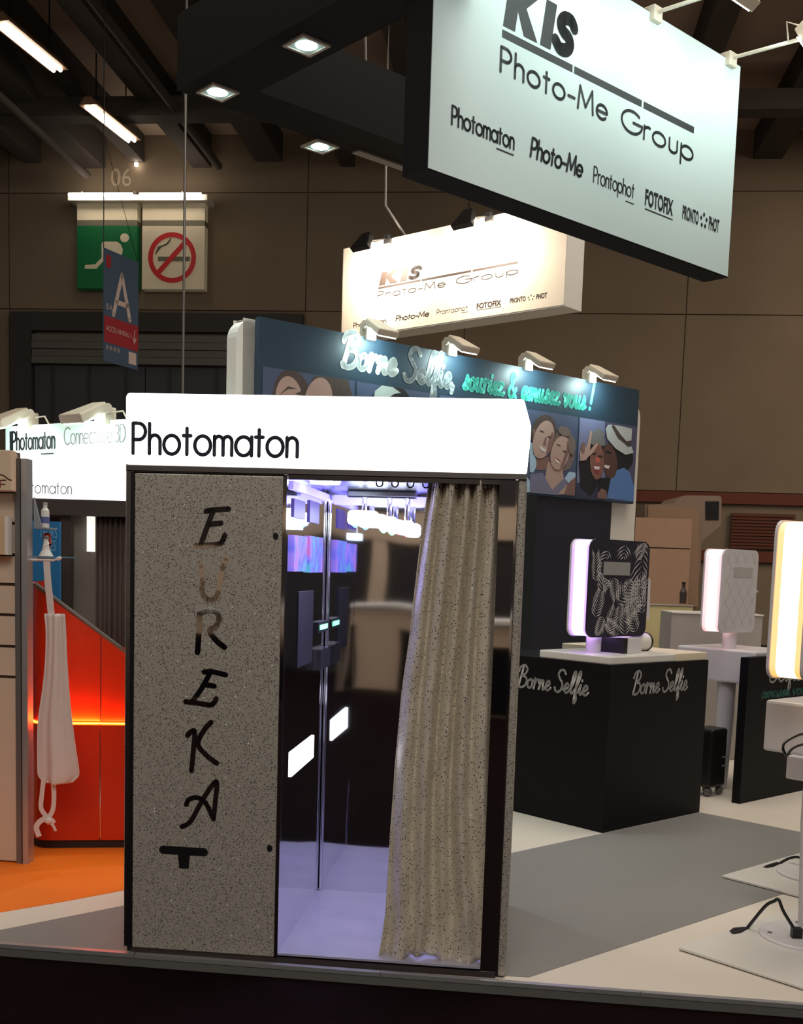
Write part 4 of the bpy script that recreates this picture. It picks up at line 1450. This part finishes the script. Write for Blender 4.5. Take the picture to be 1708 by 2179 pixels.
# right edge: amber kiosk on a floor plate
pb = onz(1720, 2003)
TK3 = TM(pb, 42)
hb = L(TK3, 1705, 1452, -.10)
gx = L(TK3, 1660, 1452, hb.x, 0)
k3, _ = stand_kiosk('selfie kiosk with amber light on a floor plate at the right edge', pb, 42, hb.z, .775, .985, AMBER, (hb.x, -.10), W_=.50, H_=.60,
                    box=(-.10, -.26, .30, .21), base_plate=True, pole=(0, 0.0))
for k in range(2):
    a = L(TK3, 1672 + 10 * k, 1604, -.262)
    pts = [L(TK3, x, y, -.275 - .01 * k) for x, y in (((1672, 1608), (1666, 1595), (1668, 1582), (1685, 1570), (1708, 1562), (1730, 1570)) if k == 0 else ((1674, 1608), (1684, 1594), (1700, 1586), (1715, 1585), (1735, 1595)))]
    MB().tube(catmull3(pts), .005, BLACKP, 6).build('cable', k3)


def floor_plate(lab, cpix, T_pole, groups):
    c = onz(*cpix)
    T_ = TM((c.x, c.y, 0), 42)
    t = thing('floor_plate', lab, 'floor plate', T_, 'white floor plates')
    MB().prism([(0, 0), (.95, 0), (.95, -1.0), (0, -1.0)], .004, .016, WHITEG, axis='z').build('plate', t, .003)
    MB().prism([(.01, -.01), (.94, -.01), (.94, -.99), (.01, -.99)], .0, .004, BLACKP, axis='z').build('underlay', t)
    return t, T_


fp, TFP = floor_plate('white square floor plate nearest the camera, with a looped black cable', (1443, 2023), None, None)
slot = [L(TFP, x, y, .0165, 2) for x, y in ((1551, 1981), (1560, 1974), (1582, 1972), (1596, 1974), (1575, 1986), (1558, 1988))]
MB().add([(p.x, p.y, .0165) for p in slot], [list(range(len(slot)))], BLACKP).build('cable_hole', fp)
fp2, TFP2 = floor_plate('white square floor plate farther back on the grey path', (1535, 1869), None, None)
slot = [L(TFP2, x, y, .0165, 2) for x, y in ((1622, 1845), (1632, 1840), (1652, 1834), (1664, 1836), (1645, 1845), (1630, 1847))]
MB().add([(p.x, p.y, .0165) for p in slot], [list(range(len(slot)))], BLACKP).build('cable_hole', fp2)
# power cables standing up out of the plates
a, b = onz(1590, 1974, .02), onz(1694, 1984, .05)
tp = a.lerp(b, .6) + Vector((0, 0, .13))
pts = [a, a.lerp(tp, .55) + Vector((0, 0, .025)), a.lerp(tp, .85) + Vector((0, 0, .012)), tp, tp.lerp(b, .3) + Vector((0, 0, -.01)), b]
o = thing('floor_cable', 'black power cord arching over the near white floor plate', 'cord', TM((0, 0, 0), 0))
MB().tube(catmull3(pts), .007, BLACKP, 8).build('cord', o)
MB().box((-.02, -.015, -.025), (.02, .015, .02), BLACKP, Matrix.Translation(b)).build('plug', o)
a, b = onz(1660, 1836, .02), onz(1730, 1842, .04)
pts = [a, a.lerp(b, .3) + Vector((0, 0, .03)), a.lerp(b, .6) + Vector((0, 0, .035)), b]
o = MB().tube(catmull3(pts), .007, BLACKP, 8).build('floor_cable')
tag(o, 'black power cord on the farther white floor plate', 'cord')
# pole of the next kiosk, its low box just enters the picture
pk = onz(1740, 1868)
t = thing('selfie_kiosk', 'white kiosk pole with a low white box at the right edge behind the amber kiosk', 'kiosk', TM((pk.x, pk.y, 0), 42), 'selfie kiosks')
MB().tube([(0, 0, .0165), (0, 0, 1.3)], .055, KFACE, 16).build('pole', t)
MB().lathe([(.2, .0165), (.2, .026), (.19, .03)], KFACE, n=32).build('foot_disc', t)
q = L(TM((pk.x, pk.y, 0), 42), 1690, 1645, -.15)
MB().box((q.x + .12, -.15, q.z - .055), (q.x + .5, -.04, q.z + .055), KFACE).build('box', t, .008)

# background boxes behind the counters
CARD = mat('tan_board', S(168, 134, 110), .7, var=.06)
CARD2 = mat('taupe_shell', S(140, 118, 102), .6, var=.06)
CREAM = mat('cream_wall', S(206, 190, 140), .6)
GRYB = mat('pale_grey_board', S(172, 164, 158), .6)


def fbox(name, lab, cat, pix, Y, dep, m, zb=0.0, deg=0, bev=.01, extra=None):
    a, b = ond(pix[0], pix[1], Y), ond(pix[2], pix[3], Y)
    T_ = TM((a.x, Y, 0), deg)
    t = thing(name, lab, cat, T_)
    MB().box((0, 0, zb), (b.x - a.x, dep, a.z), m).build('body', t, bev)
    return t, b.x - a.x, a.z, ond(pix[0], pix[3], Y).z


t, w_b, zt, zb = fbox('tan_cabinet', 'tall tan two-panel cabinet right of the blue display wall', 'cabinet', (1352, 1101, 1461, 1288), 11.0, .5, mat('cabinet_core', S(90, 76, 66), .7))
zs = ond(1400, 1166, 11.0).z
MB().box((.0, -.015, zs + .006), (w_b, 0, zt), CARD).build('panel', t)
MB().box((.0, -.015, .0), (w_b, 0, zs - .006), CARD).build('panel', t)
T_ = TM((ond(1372, 1100, 11.8).x, 11.8, 0), 0)
t = thing('machine_housing', 'taupe rounded machine housing with a square dark opening', 'machine', T_)


def pp(*pix):
    return [(lambda q: (q.x, q.z))(L(T_, x, y, 0)) for x, y in pix]


MB().prism(pp((1372, 1074), (1432, 1072), (1450, 1056), (1458, 1054), (1532, 1055), (1535, 1062), (1533, 1118), (1492, 1152), (1490, 1210), (1478, 1300), (1372, 1300)), 0, .8, CARD2).build('shell', t)
q = pp((1500, 1067), (1529, 1067), (1528, 1106), (1500, 1106))
MB().prism(q, -.01, .0, BLACKP).build('opening', t)
q = pp((1376, 1076), (1470, 1080), (1484, 1092), (1482, 1290), (1376, 1290))
MB().prism(q, -.06, .0, mat('tan_side', S(152, 122, 98), .7)).build('side_shell', t)
MB().box((q[0][0], -.02, 0), (q[0][0] + .5, .7, pp((1372, 1298))[0][1]), CARD2).build('base', t)
t, w_b, zt, zb = fbox('low_partition', 'cream low partition behind the palm print kiosk', 'partition', (1372, 1287, 1470, 1380), 9.9, .06, CREAM)
MB().box((0, -.01, zt), (w_b, .07, zt + .01), GRYB).build('cap_rail', t)
t, w_b, zt, zb = fbox('grey_cabinet', 'pale grey low cabinet behind the pink-lit kiosk', 'cabinet', (1429, 1305, 1618, 1400), 9.0, .4, GRYB)
MB().box((0, -.01, zt), (w_b, .41, zt + .012), WHITE).build('lid', t)
t, w_b, zt, zb = fbox('dark_sideboard', 'brown low sideboard right of the pale grey cabinet', 'cabinet', (1622, 1385, 1720, 1450), 9.6, .5, BRN)
MB().box((-.01, -.01, zt), (w_b + .01, .5, zt + .02), BLACK).build('top', t)
T_ = TM(ond(1446, 1289, 9.93), 0)
T_ = Matrix.Translation((0, 0, 0)) @ T_
t = thing('dark_bottle', 'small dark speckled bottle on the cream partition', 'bottle', TM((ond(1452, 1287, 9.93).x, 9.93, ond(1452, 1287, 9.9).z + .01), 0))
MB().lathe([(.03, 0), (.032, .10), (.014, .14), (.014, .17)], mat('bottle_dark', S(64, 52, 48), .3, var=.5, vscale=60), n=14).build('body', t)
MB().lathe([(.016, .17), (.016, .19)], BLACKP, n=14).build('cap', t)

# ================================================================== LEFT SIDE
# slat wall
sl = onz(62, 1838)
TS = TM(sl, -5)


def ls(x, y, p=0.0, axis=1):
    return L(TS, x, y, p, axis)


SLAT = mat('slat_beige', S(206, 186, 164), .55, var=.04)
SLATD = mat('slat_groove', S(104, 84, 70), .7)
t = thing('slatwall_display', 'beige slatwall display with an aluminium corner post at the left', 'display stand', TS)
zt_ = ls(40, 962).z
zl = [zt_] + [ls(20, y).z for y in (1047, 1114, 1181, 1244, 1309, 1376, 1441)] + [.01]
MB().box((-1.0, .02, .005), (-.06, .06, zt_), SLATD).build('backing', t)
for k in range(8):
    MB().box((-1.0, .0, zl[k + 1] + (.008 if k < 7 else 0)), (-.058, .022, zl[k] - .006), SLAT).build('slat', t)
MB().box((-.058, -.012, 0), (-.028, .06, zt_ - .03), GREYM).build('corner_post', t)
MB().box((-.027, -.014, 0), (.002, .05, zt_ - .03), ALU).build('corner_post', t)
MB().box((-.03, -.016, 0), (-.026, -.01, zt_ - .03), BLACKP).build('post_groove', t)
# prints on the slat wall
PHT = mat('photo_board', S(214, 190, 162), .5, var=.06, vscale=5)
a, b = ls(-60, 958, -.05), ls(35, 1046, -.05)
t = thing('canvas_print', 'canvas print with a red motif at the top of the slatwall', 'print', TS @ Matrix.Translation((a.x, -.10, b.z)))
MB().box((0, 0, 0), (b.x - a.x, .05, a.z - b.z), PHT).build('canvas', t, .004)
mb = MB()
for pts in ([(-10, 1008), (8, 1012), (18, 1020), (24, 1022)], [(-10, 1024), (6, 1022), (12, 1022)], [(-10, 1030), (10, 1031)]):
    q = [ls(x, y, -.10) for x, y in pts]
    ribbon(mb, [(p.x - a.x, p.z - b.z) for p in q], .006, -.001, mat('print_dark', S(80, 36, 26), .6))
mb.build('branch_motif', t)
MB().box((b.x - a.x - .27, -.002, .012), (b.x - a.x - .052, 0, .045), mat('print_red', S(140, 34, 28), .6)).build('red_motif', t)
MB().box((.1, .05, 0), (b.x - a.x - .02, .10, .012), WHITE).build('support', t)
a, b = ls(-60, 1097, -.04), ls(22, 1181, -.04)
t = thing('canvas_print', 'blank beige canvas with a white edge, lower on the slatwall', 'print', TS @ Matrix.Translation((a.x, -.07, b.z)))
MB().box((0, 0, 0), (b.x - a.x - .012, .05, a.z - b.z), mat('tan_canvas', S(206, 176, 138), .6)).build('canvas', t)
MB().box((b.x - a.x - .012, -.002, 0), (b.x - a.x, .05, a.z - b.z), WHITE).build('edge', t)
MB().box((.1, .05, 0), (b.x - a.x - .02, .07, .012), WHITE).build('support', t)

# shelf, figurines, hook and apron on the side of the slat wall
zs_ = ls(90, 1186, .12).z
t = thing('glass_shelf', 'pale blue acrylic shelf sticking out of the slatwall side', 'shelf', TS @ Matrix.Translation((.003, .05, zs_)))
MB().box((0, 0, 0), (.135, .20, .006), mat('acrylic_blue', S(120, 170, 196), .15, trans=.5)).build('board', t)
MB().box((0, .0, -.02), (.02, .2, 0), ALU).build('bracket', t)
t = thing('figurine', 'white twisted tower figurine standing on the acrylic shelf', 'figurine', TS @ Matrix.Translation((.046, .10, zs_ + .0065)))
FGW = mat('figurine_white', S(222, 214, 206), .5)
MB().lathe([(.034, 0), (.030, .008), (.018, .03), (.013, .055), (.010, .075), (.012, .082)], FGW, n=14).build('tower', t)
MB().tube([(.018 * cos(q * .8) * (1 - q * .04), .018 * sin(q * .8) * (1 - q * .04), .012 + q * .006) for q in range(12)], .004, FGW, 6).build('ramp', t)
MB().lathe([(.012, .082), (.015, .088), (.007, .098)], mat('figurine_grey', S(110, 100, 96), .6), n=12).build('roof', t)
t = thing('figurine', 'red and black figurine behind the white tower on the shelf', 'figurine', TS @ Matrix.Translation((.022, .17, zs_ + .0065)))
RDF = mat('figurine_red', S(188, 52, 38), .45)
MB().lathe([(.014, .0), (.019, .02), (.015, .04), (.020, .055), (.012, .07)], mat('figurine_blue', S(84, 78, 120), .5), n=12).build('base', t)
MB().lathe([(.012, .07), (.020, .08), (.020, .10), (.010, .112)], RDF, n=12).build('head', t)
MB().tube([(.014, -.012, .03), (.024, -.012, .06), (.014, -.012, .09)], .006, RDF, 6).build('arm', t)
zg = ls(80, 1122, .12).z
t = thing('sloped_holder', 'grey sloped holder panel above the figurines', 'holder', TS @ Matrix.Translation((.003, .06, zg)))
MB().prism([(0, -.0), (.032, -.0), (.034, .012), (.0, .14)], 0, .012, mat('holder_grey', S(136, 140, 146), .5)).build('panel', t)
MB().box((0, 0, -.008), (.062, .13, -.001), MATS['holder_grey']).build('ledge', t)
t = thing('white_bottle', 'small white bottle with a blue label above the sloped holder', 'bottle', TS @ Matrix.Translation((.034, .12, zg)))
MB().lathe([(.019, 0), (.020, .05), (.019, .08), (.010, .092), (.010, .105)], WHITEG, n=14).build('body', t)
MB().lathe([(.0208, .02), (.0208, .05)], mat('label_blue', S(86, 96, 150), .5), n=14).build('label', t)
MB().lathe([(.012, .105), (.012, .118)], ALU, n=14).build('cap', t)

hz = ls(100, 1192, .02).z
hk = thing('display_hook', 'thin white prong hook on the side of the slatwall', 'hook', TS @ Matrix.Translation((.003, .02, hz)))
MB().tube([(0, 0, 0), (.11, 0, .0), (.135, 0, .008)], .004, WHITEG, 8).build('prong', hk)
MB().tube([(.13, 0, .006), (.147, 0, .014)], .008, WHITEG, 8).build('tip', hk)

APR = mat('apron_cotton', S(222, 206, 200), .85, var=.05, vscale=20, bump=.1, bscale=150)
TA = TS
ap = thing('apron', 'white cotton apron hanging from the hook by its neck strap', 'apron', TS @ Matrix.Translation((.07, .02, ls(120, 1665, .02).z - .25)))
Mi = (TS @ Matrix.Translation((.07, .02, ls(120, 1665, .02).z - .25))).inverted() @ TS


def apx(x, y, p=.02):
    return Mi @ ls(x, y, p)


rowsA = [(1306, 92, 138), (1330, 96, 139), (1390, 95, 141), (1450, 90, 144), (1500, 82, 148), (1540, 76, 152), (1600, 76, 160), (1645, 76, 168), (1655, 78, 166), (1668, 92, 150)]
vs_, fs = [], []
nx = 24
for j, (yy, xl, xr) in enumerate(rowsA):
    for i in range(nx + 1):
        u = i / nx
        x = xl + (xr - xl) * u
        yo = 0
        if j == len(rowsA) - 1:
            yo = 0
        p = apx(x, yy + yo)
        vv = j / (len(rowsA) - 1)
        f = (.018 * vv + .006) * sin(2 * pi * (1.3 * u + .12)) + .006 * sin(2 * pi * 3 * u + vv * 3)
        if j == 0 or True:
            pass
        vs_.append((p.x, p.y + f, p.z))
for j in range(len(rowsA) - 1):
    for i in range(nx):
        a = j * (nx + 1) + i
        fs.append((a, a + 1, a + nx + 2, a + nx + 1))
mb = MB()
mb.add(vs_, fs, APR)
o = mb.build('cloth', ap)
for p in o.data.polygons:
    p.use_smooth = True
o.modifiers.new('sub', 'SUBSURF').levels = 1
o.modifiers['sub'].render_levels = 2
sd = o.modifiers.new('thick', 'SOLIDIFY')
sd.thickness = .003


def strap(name, pix, w_, p=.02, yo=0):
    pts = [apx(x, y, p) for x, y in catmull(pix, 6)]
    mb = MB()
    h_ = w_ / 2
    vs_ = []
    for i, q in enumerate(pts):
        d = pts[min(i + 1, len(pts) - 1)] - pts[max(i - 1, 0)]
        d.normalize()
        n_ = Vector((-d.z, 0, d.x))
        for s_, yy in ((-h_, 0), (h_, 0), (h_, .003), (-h_, .003)):
            vs_.append(q + n_ * s_ + Vector((0, yy + yo, 0)))
    fs = []
    for i in range(len(pts) - 1):
        for k in range(4):
            fs.append((i * 4 + k, i * 4 + (k + 1) % 4, i * 4 + 4 + (k + 1) % 4, i * 4 + 4 + k))
    fs += [(3, 2, 1, 0), tuple((len(pts) - 1) * 4 + k for k in range(4))]
    mb.add(vs_, fs, APR)
    return mb.build(name, ap)


strap('neck_strap', [(99, 1190), (101, 1230), (105, 1270), (109, 1310)], .032)
strap('tie_strap', [(92, 1655), (88, 1690), (86, 1720), (97, 1738)], .022, yo=.006)
strap('tie_strap', [(112, 1664), (114, 1690), (112, 1722), (103, 1740)], .022, yo=.003)
strap('tie_strap', [(115, 1752), (108, 1744), (96, 1742), (83, 1750), (78, 1762), (84, 1780)], .026, yo=-.004)
strap('tie_strap', [(108, 1750), (115, 1758), (119, 1768)], .012, yo=-.006)
MB().lathe([(.008, -.018), (.02, -.006), (.02, .006), (.008, .018)], APR, c=tuple(apx(104, 1746)), n=12).build('knot', ap)

# orange counter with a light groove
ORG = mat('orange_lacquer', S(214, 52, 10), .35, var=.04, vscale=2)
oc = onz(262, 1797)
TO = TM(onz(150, 1806), 9)
t = thing('orange_counter', 'orange red curved counter with a sloping top and a glowing groove', 'counter', TO)


def lo(x, y, p=0.0):
    return L(TO, x, y, p)


xl, xr = lo(64, 1750).x, .95
zg0 = lo(200, 1541).z
zk = lo(150, 1788).z
xs_ = lo(213, 1600).x


def top(x):
    a, b = lo(70, 1242, .05), lo(262, 1386, .05)
    return a.z + (b.z - a.z) * (x - a.x) / (b.x - a.x)


R_ = .10
pl = [(xl + R_ - R_ * cos(radians(q * 15)), R_ - R_ * sin(radians(q * 15))) for q in range(7)]


def curved(name, x0, x1, z0, zf, m, inset, yb=.45):
    """panel wall whose left end is rounded in plan; zf(x) gives the top"""
    mb = MB()
    path = [(x, y + inset) for x, y in pl if x0 <= x <= x1]
    if x0 <= xl + 1e-6:
        path = [(xl + 0.0, yb)] + path
    else:
        path = [(x0, inset)] + path
    path = path + [(x1, inset)]
    vs_, fs = [], []
    for x, y in path:
        vs_ += [(x, y, z0), (x, y, zf(x)), (x, y + .03, z0), (x, y + .03, zf(x))]
    for i in range(len(path) - 1):
        a = i * 4
        fs += [(a, a + 4, a + 5, a + 1), (a + 2, a + 3, a + 7, a + 6), (a + 1, a + 5, a + 7, a + 3), (a, a + 2, a + 6, a + 4)]
    e = (len(path) - 1) * 4
    fs += [(0, 1, 3, 2), (e, e + 2, e + 3, e + 1)]
    mb.add(vs_, fs, m)
    o = mb.build(name, t)
    return o


curved('kickboard', xl, xr, .0, lambda x: zk + .002, mat('kick_black', S(40, 28, 28), .6), .012)
curved('lower_panel', xl, xs_ - .0025, zk, lambda x: zg0 - .004, ORG, 0)
curved('lower_panel', xs_ + .0025, xr, zk, lambda x: zg0 - .004, ORG, 0)
curved('upper_panel', xl, xs_ - .0025, zg0 + .012, top, ORG, .022)
curved('upper_panel', xs_ + .0025, xr, zg0 + .012, top, ORG, .022)
curved('light_strip', xl, xr, zg0 + .0, lambda x: zg0 + .003, emit('orange_led', (1.0, .16, .01, 1), 26), .008)
curved('groove_back', xl, xr, zg0 - .01, lambda x: zg0 + .02, mat('groove_orange', S(220, 70, 20), .5), .030)
mb = MB()
pts = [(xl + .02, .03, top(xl + .02) + .008), (.2, .03, top(.2) + .008), (.9, .03, top(.9) + .008)]
mb.tube(pts, .012, mat('edge_trim', S(92, 84, 78), .4, metal=.3), 8)
mb.build('edge_trim', t)
for x0, x1 in ((xl + .08, xs_), (xs_ + .01, .9)):
    lg = area_light('groove_light', TO @ Vector(((x0 + x1) / 2, .006, zg0 + .012)), TO @ Vector(((x0 + x1) / 2, .04, zg0 + .30)), (x1 - x0), 1.6, (1, .22, .02), size_y=.012)

# second photo booth, far left
p = ond(62, 1061, 7.0)
TB2 = TM((ond(40, 1200, 7.0).x, 7.0, 0), -4)


def b2(x, y, p=0.0):
    return L(TB2, x, y, p)


t = thing('photo_booth', 'second photo booth with a lit white sign behind the slatwall', 'photo booth', TB2)
xr_ = b2(275, 1060).x
za, zb = b2(160, 976).z, b2(160, 1062).z
DKB = mat('booth_brown', S(62, 54, 48), .6)
MB().box((-.45, -.01, zb), (xr_ + .35, .3, za), emit('light_box_glow_far', (1, .985, .96, 1), 1.5)).build('sign_box', t, .01)
MB().box((-.45, .0, zb - .10), (xr_ + .35, .6, zb - .002), DKB).build('lintel', t)
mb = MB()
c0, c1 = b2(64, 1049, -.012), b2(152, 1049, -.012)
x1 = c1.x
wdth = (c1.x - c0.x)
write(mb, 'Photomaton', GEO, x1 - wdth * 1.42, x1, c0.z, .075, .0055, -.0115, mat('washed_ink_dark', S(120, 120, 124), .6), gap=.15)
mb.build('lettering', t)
x_ = b2(128, 1200).x
MB().box((x_ - .6, .5, 0), (xr_ + .35, .55, zb - .1), DKB).build('rear_wall', t)
MB().box((b2(128, 1200, .05).x, .05, 0), (b2(150, 1200, .05).x, .10, zb - .1), DKB).build('upright', t)
MB().box((b2(149, 1200, .12).x, .12, 0), (b2(204, 1200, .12).x, .16, zb - .10), mat('booth_grey', S(128, 122, 112), .5)).build('inner_panel', t)
q0, q1 = b2(187, 1096, .1), b2(200, 1174, .1)
MB().box((q0.x, .08, q1.z), (q1.x, .12, q0.z), emit('soft_panel', (1, .98, .86, 1), 1.0)).build('light_panel', t)
CUR2 = mat('brown_curtain', S(82, 66, 60), .85)
vs_, fs = [], []
x0, x1 = b2(203, 1200, .06).x, b2(300, 1200, .06).x
for j in range(2):
    for i in range(61):
        u = i / 60
        vs_.append((x0 + (x1 - x0) * u, .08 + .018 * sin(u * 2 * pi * 9) + .006 * sin(u * 40), .08 if j == 0 else zb - .1))
for i in range(60):
    fs.append((i, i + 1, i + 62, i + 61))
mb = MB()
mb.add(vs_, fs, CUR2)
o = mb.build('curtain', t)
for p in o.data.polygons:
    p.use_smooth = True
o.modifiers.new('thick', 'SOLIDIFY').thickness = .004
# blue poster stand
TPo = TM((ond(70, 1180, 6.6).x, 6.6, 0), -4)
a, b = L(TPo, 60, 1108), L(TPo, 127, 1300)
t = thing('blue_poster', 'blue roll-up poster with pale capital letters behind the apron', 'poster', TPo)
MB().box((a.x - .12, 0, .05), (b.x, .02, a.z), mat('poster_blue', S(30, 116, 176), .5, var=.15, vscale=4)).build('sheet', t)
MB().box((a.x - .12, -.06, 0), (b.x, .10, .05), ALU).build('base', t)
mb = MB()
PLET = mat('poster_letter', S(110, 182, 214), .5)
for tx, x0, x1, y in (('TEURS', 84, 122, 1144), ('LES', 101, 119, 1172)):
    c0, c1 = L(TPo, x0, y), L(TPo, x1, y)
    mb = MB()
    bfont(mb, tx, c0.x, c1.x, c0.z, .062, -.002, PLET)
    mb.build('lettering', t)

# Connectivite board with two lamps
TCo = TM((ond(12, 950, 7.6).x, 7.6, 0), -33)


def lc(x, y, p=0.0):
    return L(TCo, x, y, p)


a, b = lc(12, 922), lc(268, 876)
c0 = lc(62, 984)
za, zb = (a.z + b.z) / 2, c0.z - .03
PALEG = mat('pale_green_board', S(206, 226, 216), .5, var=.02)
t = thing('header_board', 'pale header board reading Photomaton Connectivité 3D above the second booth', 'sign', TCo)
MB().box((0, 0, zb), (b.x + .5, .05, za), PALEG).build('board', t)
for x in (.1, b.x + .3):
    MB().box((x, .05, 0), (x + .05, .10, za), ALU).build('post', t)
mb = MB()
c0, c1 = lc(30, 958, -.002), lc(116, 952, -.002)
mid = (c0.z + c1.z) / 2
write(mb, 'llPhotomaton', GEO, lc(22, 955, -.002).x, c1.x, mid, .115, .015, -.002, INKB)
ribbon(mb, [(lc(88, 962).x, mid - .035), (lc(114, 962).x, mid - .035)], .008, -.002, INKB)
mb.build('lettering', t)
mb = MB()
c0, c1 = lc(136, 948, -.002), lc(266, 938, -.002)
mid2 = (c0.z + c1.z) / 2
write(mb, 'Connectivité 3D', GEO, c0.x, c1.x, mid2, .105, .006, -.002, mat('thin_ink', S(120, 112, 110), .6), gap=.12)
mb.build('lettering', t)
for i, (x, y, lab) in enumerate(((58, 912, 'white spotlight on the pale header board at its left end'), (222, 884, 'white spotlight on the pale header board beside the booth sign'))):
    q = lc(x, y)
    T_ = TCo @ Matrix.Translation((q.x, 0, za))
    l = thing('spotlight', lab, 'lamp', T_, 'header board spotlights')
    MB().box((-.05, -.04, -.03), (.05, .055, .08), LAMPW).build('bracket', l, .008)
    MB().tube([(-.06, -.02, .07), (.06, -.02, .07)], .03, LAMPW, 12).build('hinge', l)
    M = Matrix.Translation((0, -.03, .08)) @ Matrix.Rotation(radians(24), 4, 'X')
    hd_ = MB().prism([(-.06, 0), (.06, 0), (.10, -.26), (-.10, -.26)], -.03, .03, LAMPW, M @ Matrix.Rotation(radians(-90), 4, 'X')).build('head', l, .01)
    MB().box((-.085, -.255, -.0345), (.085, -.09, -.0305), LENS, M).build('lens', hd_)
    MB().tube([(.05, .02, .05), (.10, .06, .06), (.15, .07, -.02)], .006, LAMPW, 6).build('cable', l)
    area_light('spot_glow', T_ @ (M @ Vector((0, -.18, -.05))), T_ @ Vector((0, .05, -.2)), .09, .8, (.8, 1, .96))

# ================================================================== ACROSS THE AISLE (seen in the booth's mirrors)
BEI = mat('facing_beige', S(206, 182, 156), .6)
FDK = mat('facing_dark', S(40, 34, 34), .6)
t = thing('facing_counter', 'beige counter across the aisle, seen only in the booth mirrors', 'counter', TM((-4.2, -3.6, ZH), 0))
MB().box((0, -.6, 0), (4.2, 0, .95), BEI).build('body', t, .01)
MB().box((-.03, -.63, .95), (4.23, .03, .99), WHITE).build('top', t)
MB().box((.02, .0, .02), (1.82, .012, .72), BLACK).build('panel', t)
MB().box((2.30, .0, .02), (4.15, .012, .72), BLACK).build('panel', t)
t = thing('facing_wall', 'dark and beige partition across the aisle, seen only in the booth mirrors', 'partition', TM((-10, -6.4, ZH), 0))
MB().box((0, -.1, 0), (5.8, 0, .62), FDK).build('base_panel', t)
MB().box((0, -.1, .62), (5.8, 0, 1.72), BEI).build('panel', t)
MB().box((5.8, -.1, 0), (14, 0, 1.9), FDK).build('panel', t)
MB().box((7.05, .0, 0), (7.3, .04, 1.9), BEI).build('column', t)
MB().box((5.8, -.1, 1.9), (14, .05, 2.3), BEI).build('cornice', t)
MB().box((0, -.1, 1.9), (5.8, 0, 2.3), FDK).build('panel', t)
MB().box((0, -.1, 1.72), (5.8, 0, 1.9), FDK).build('panel', t)
MB().box((0, -.1, 2.3), (14, .05, 3.1), FDK).build('fascia', t)
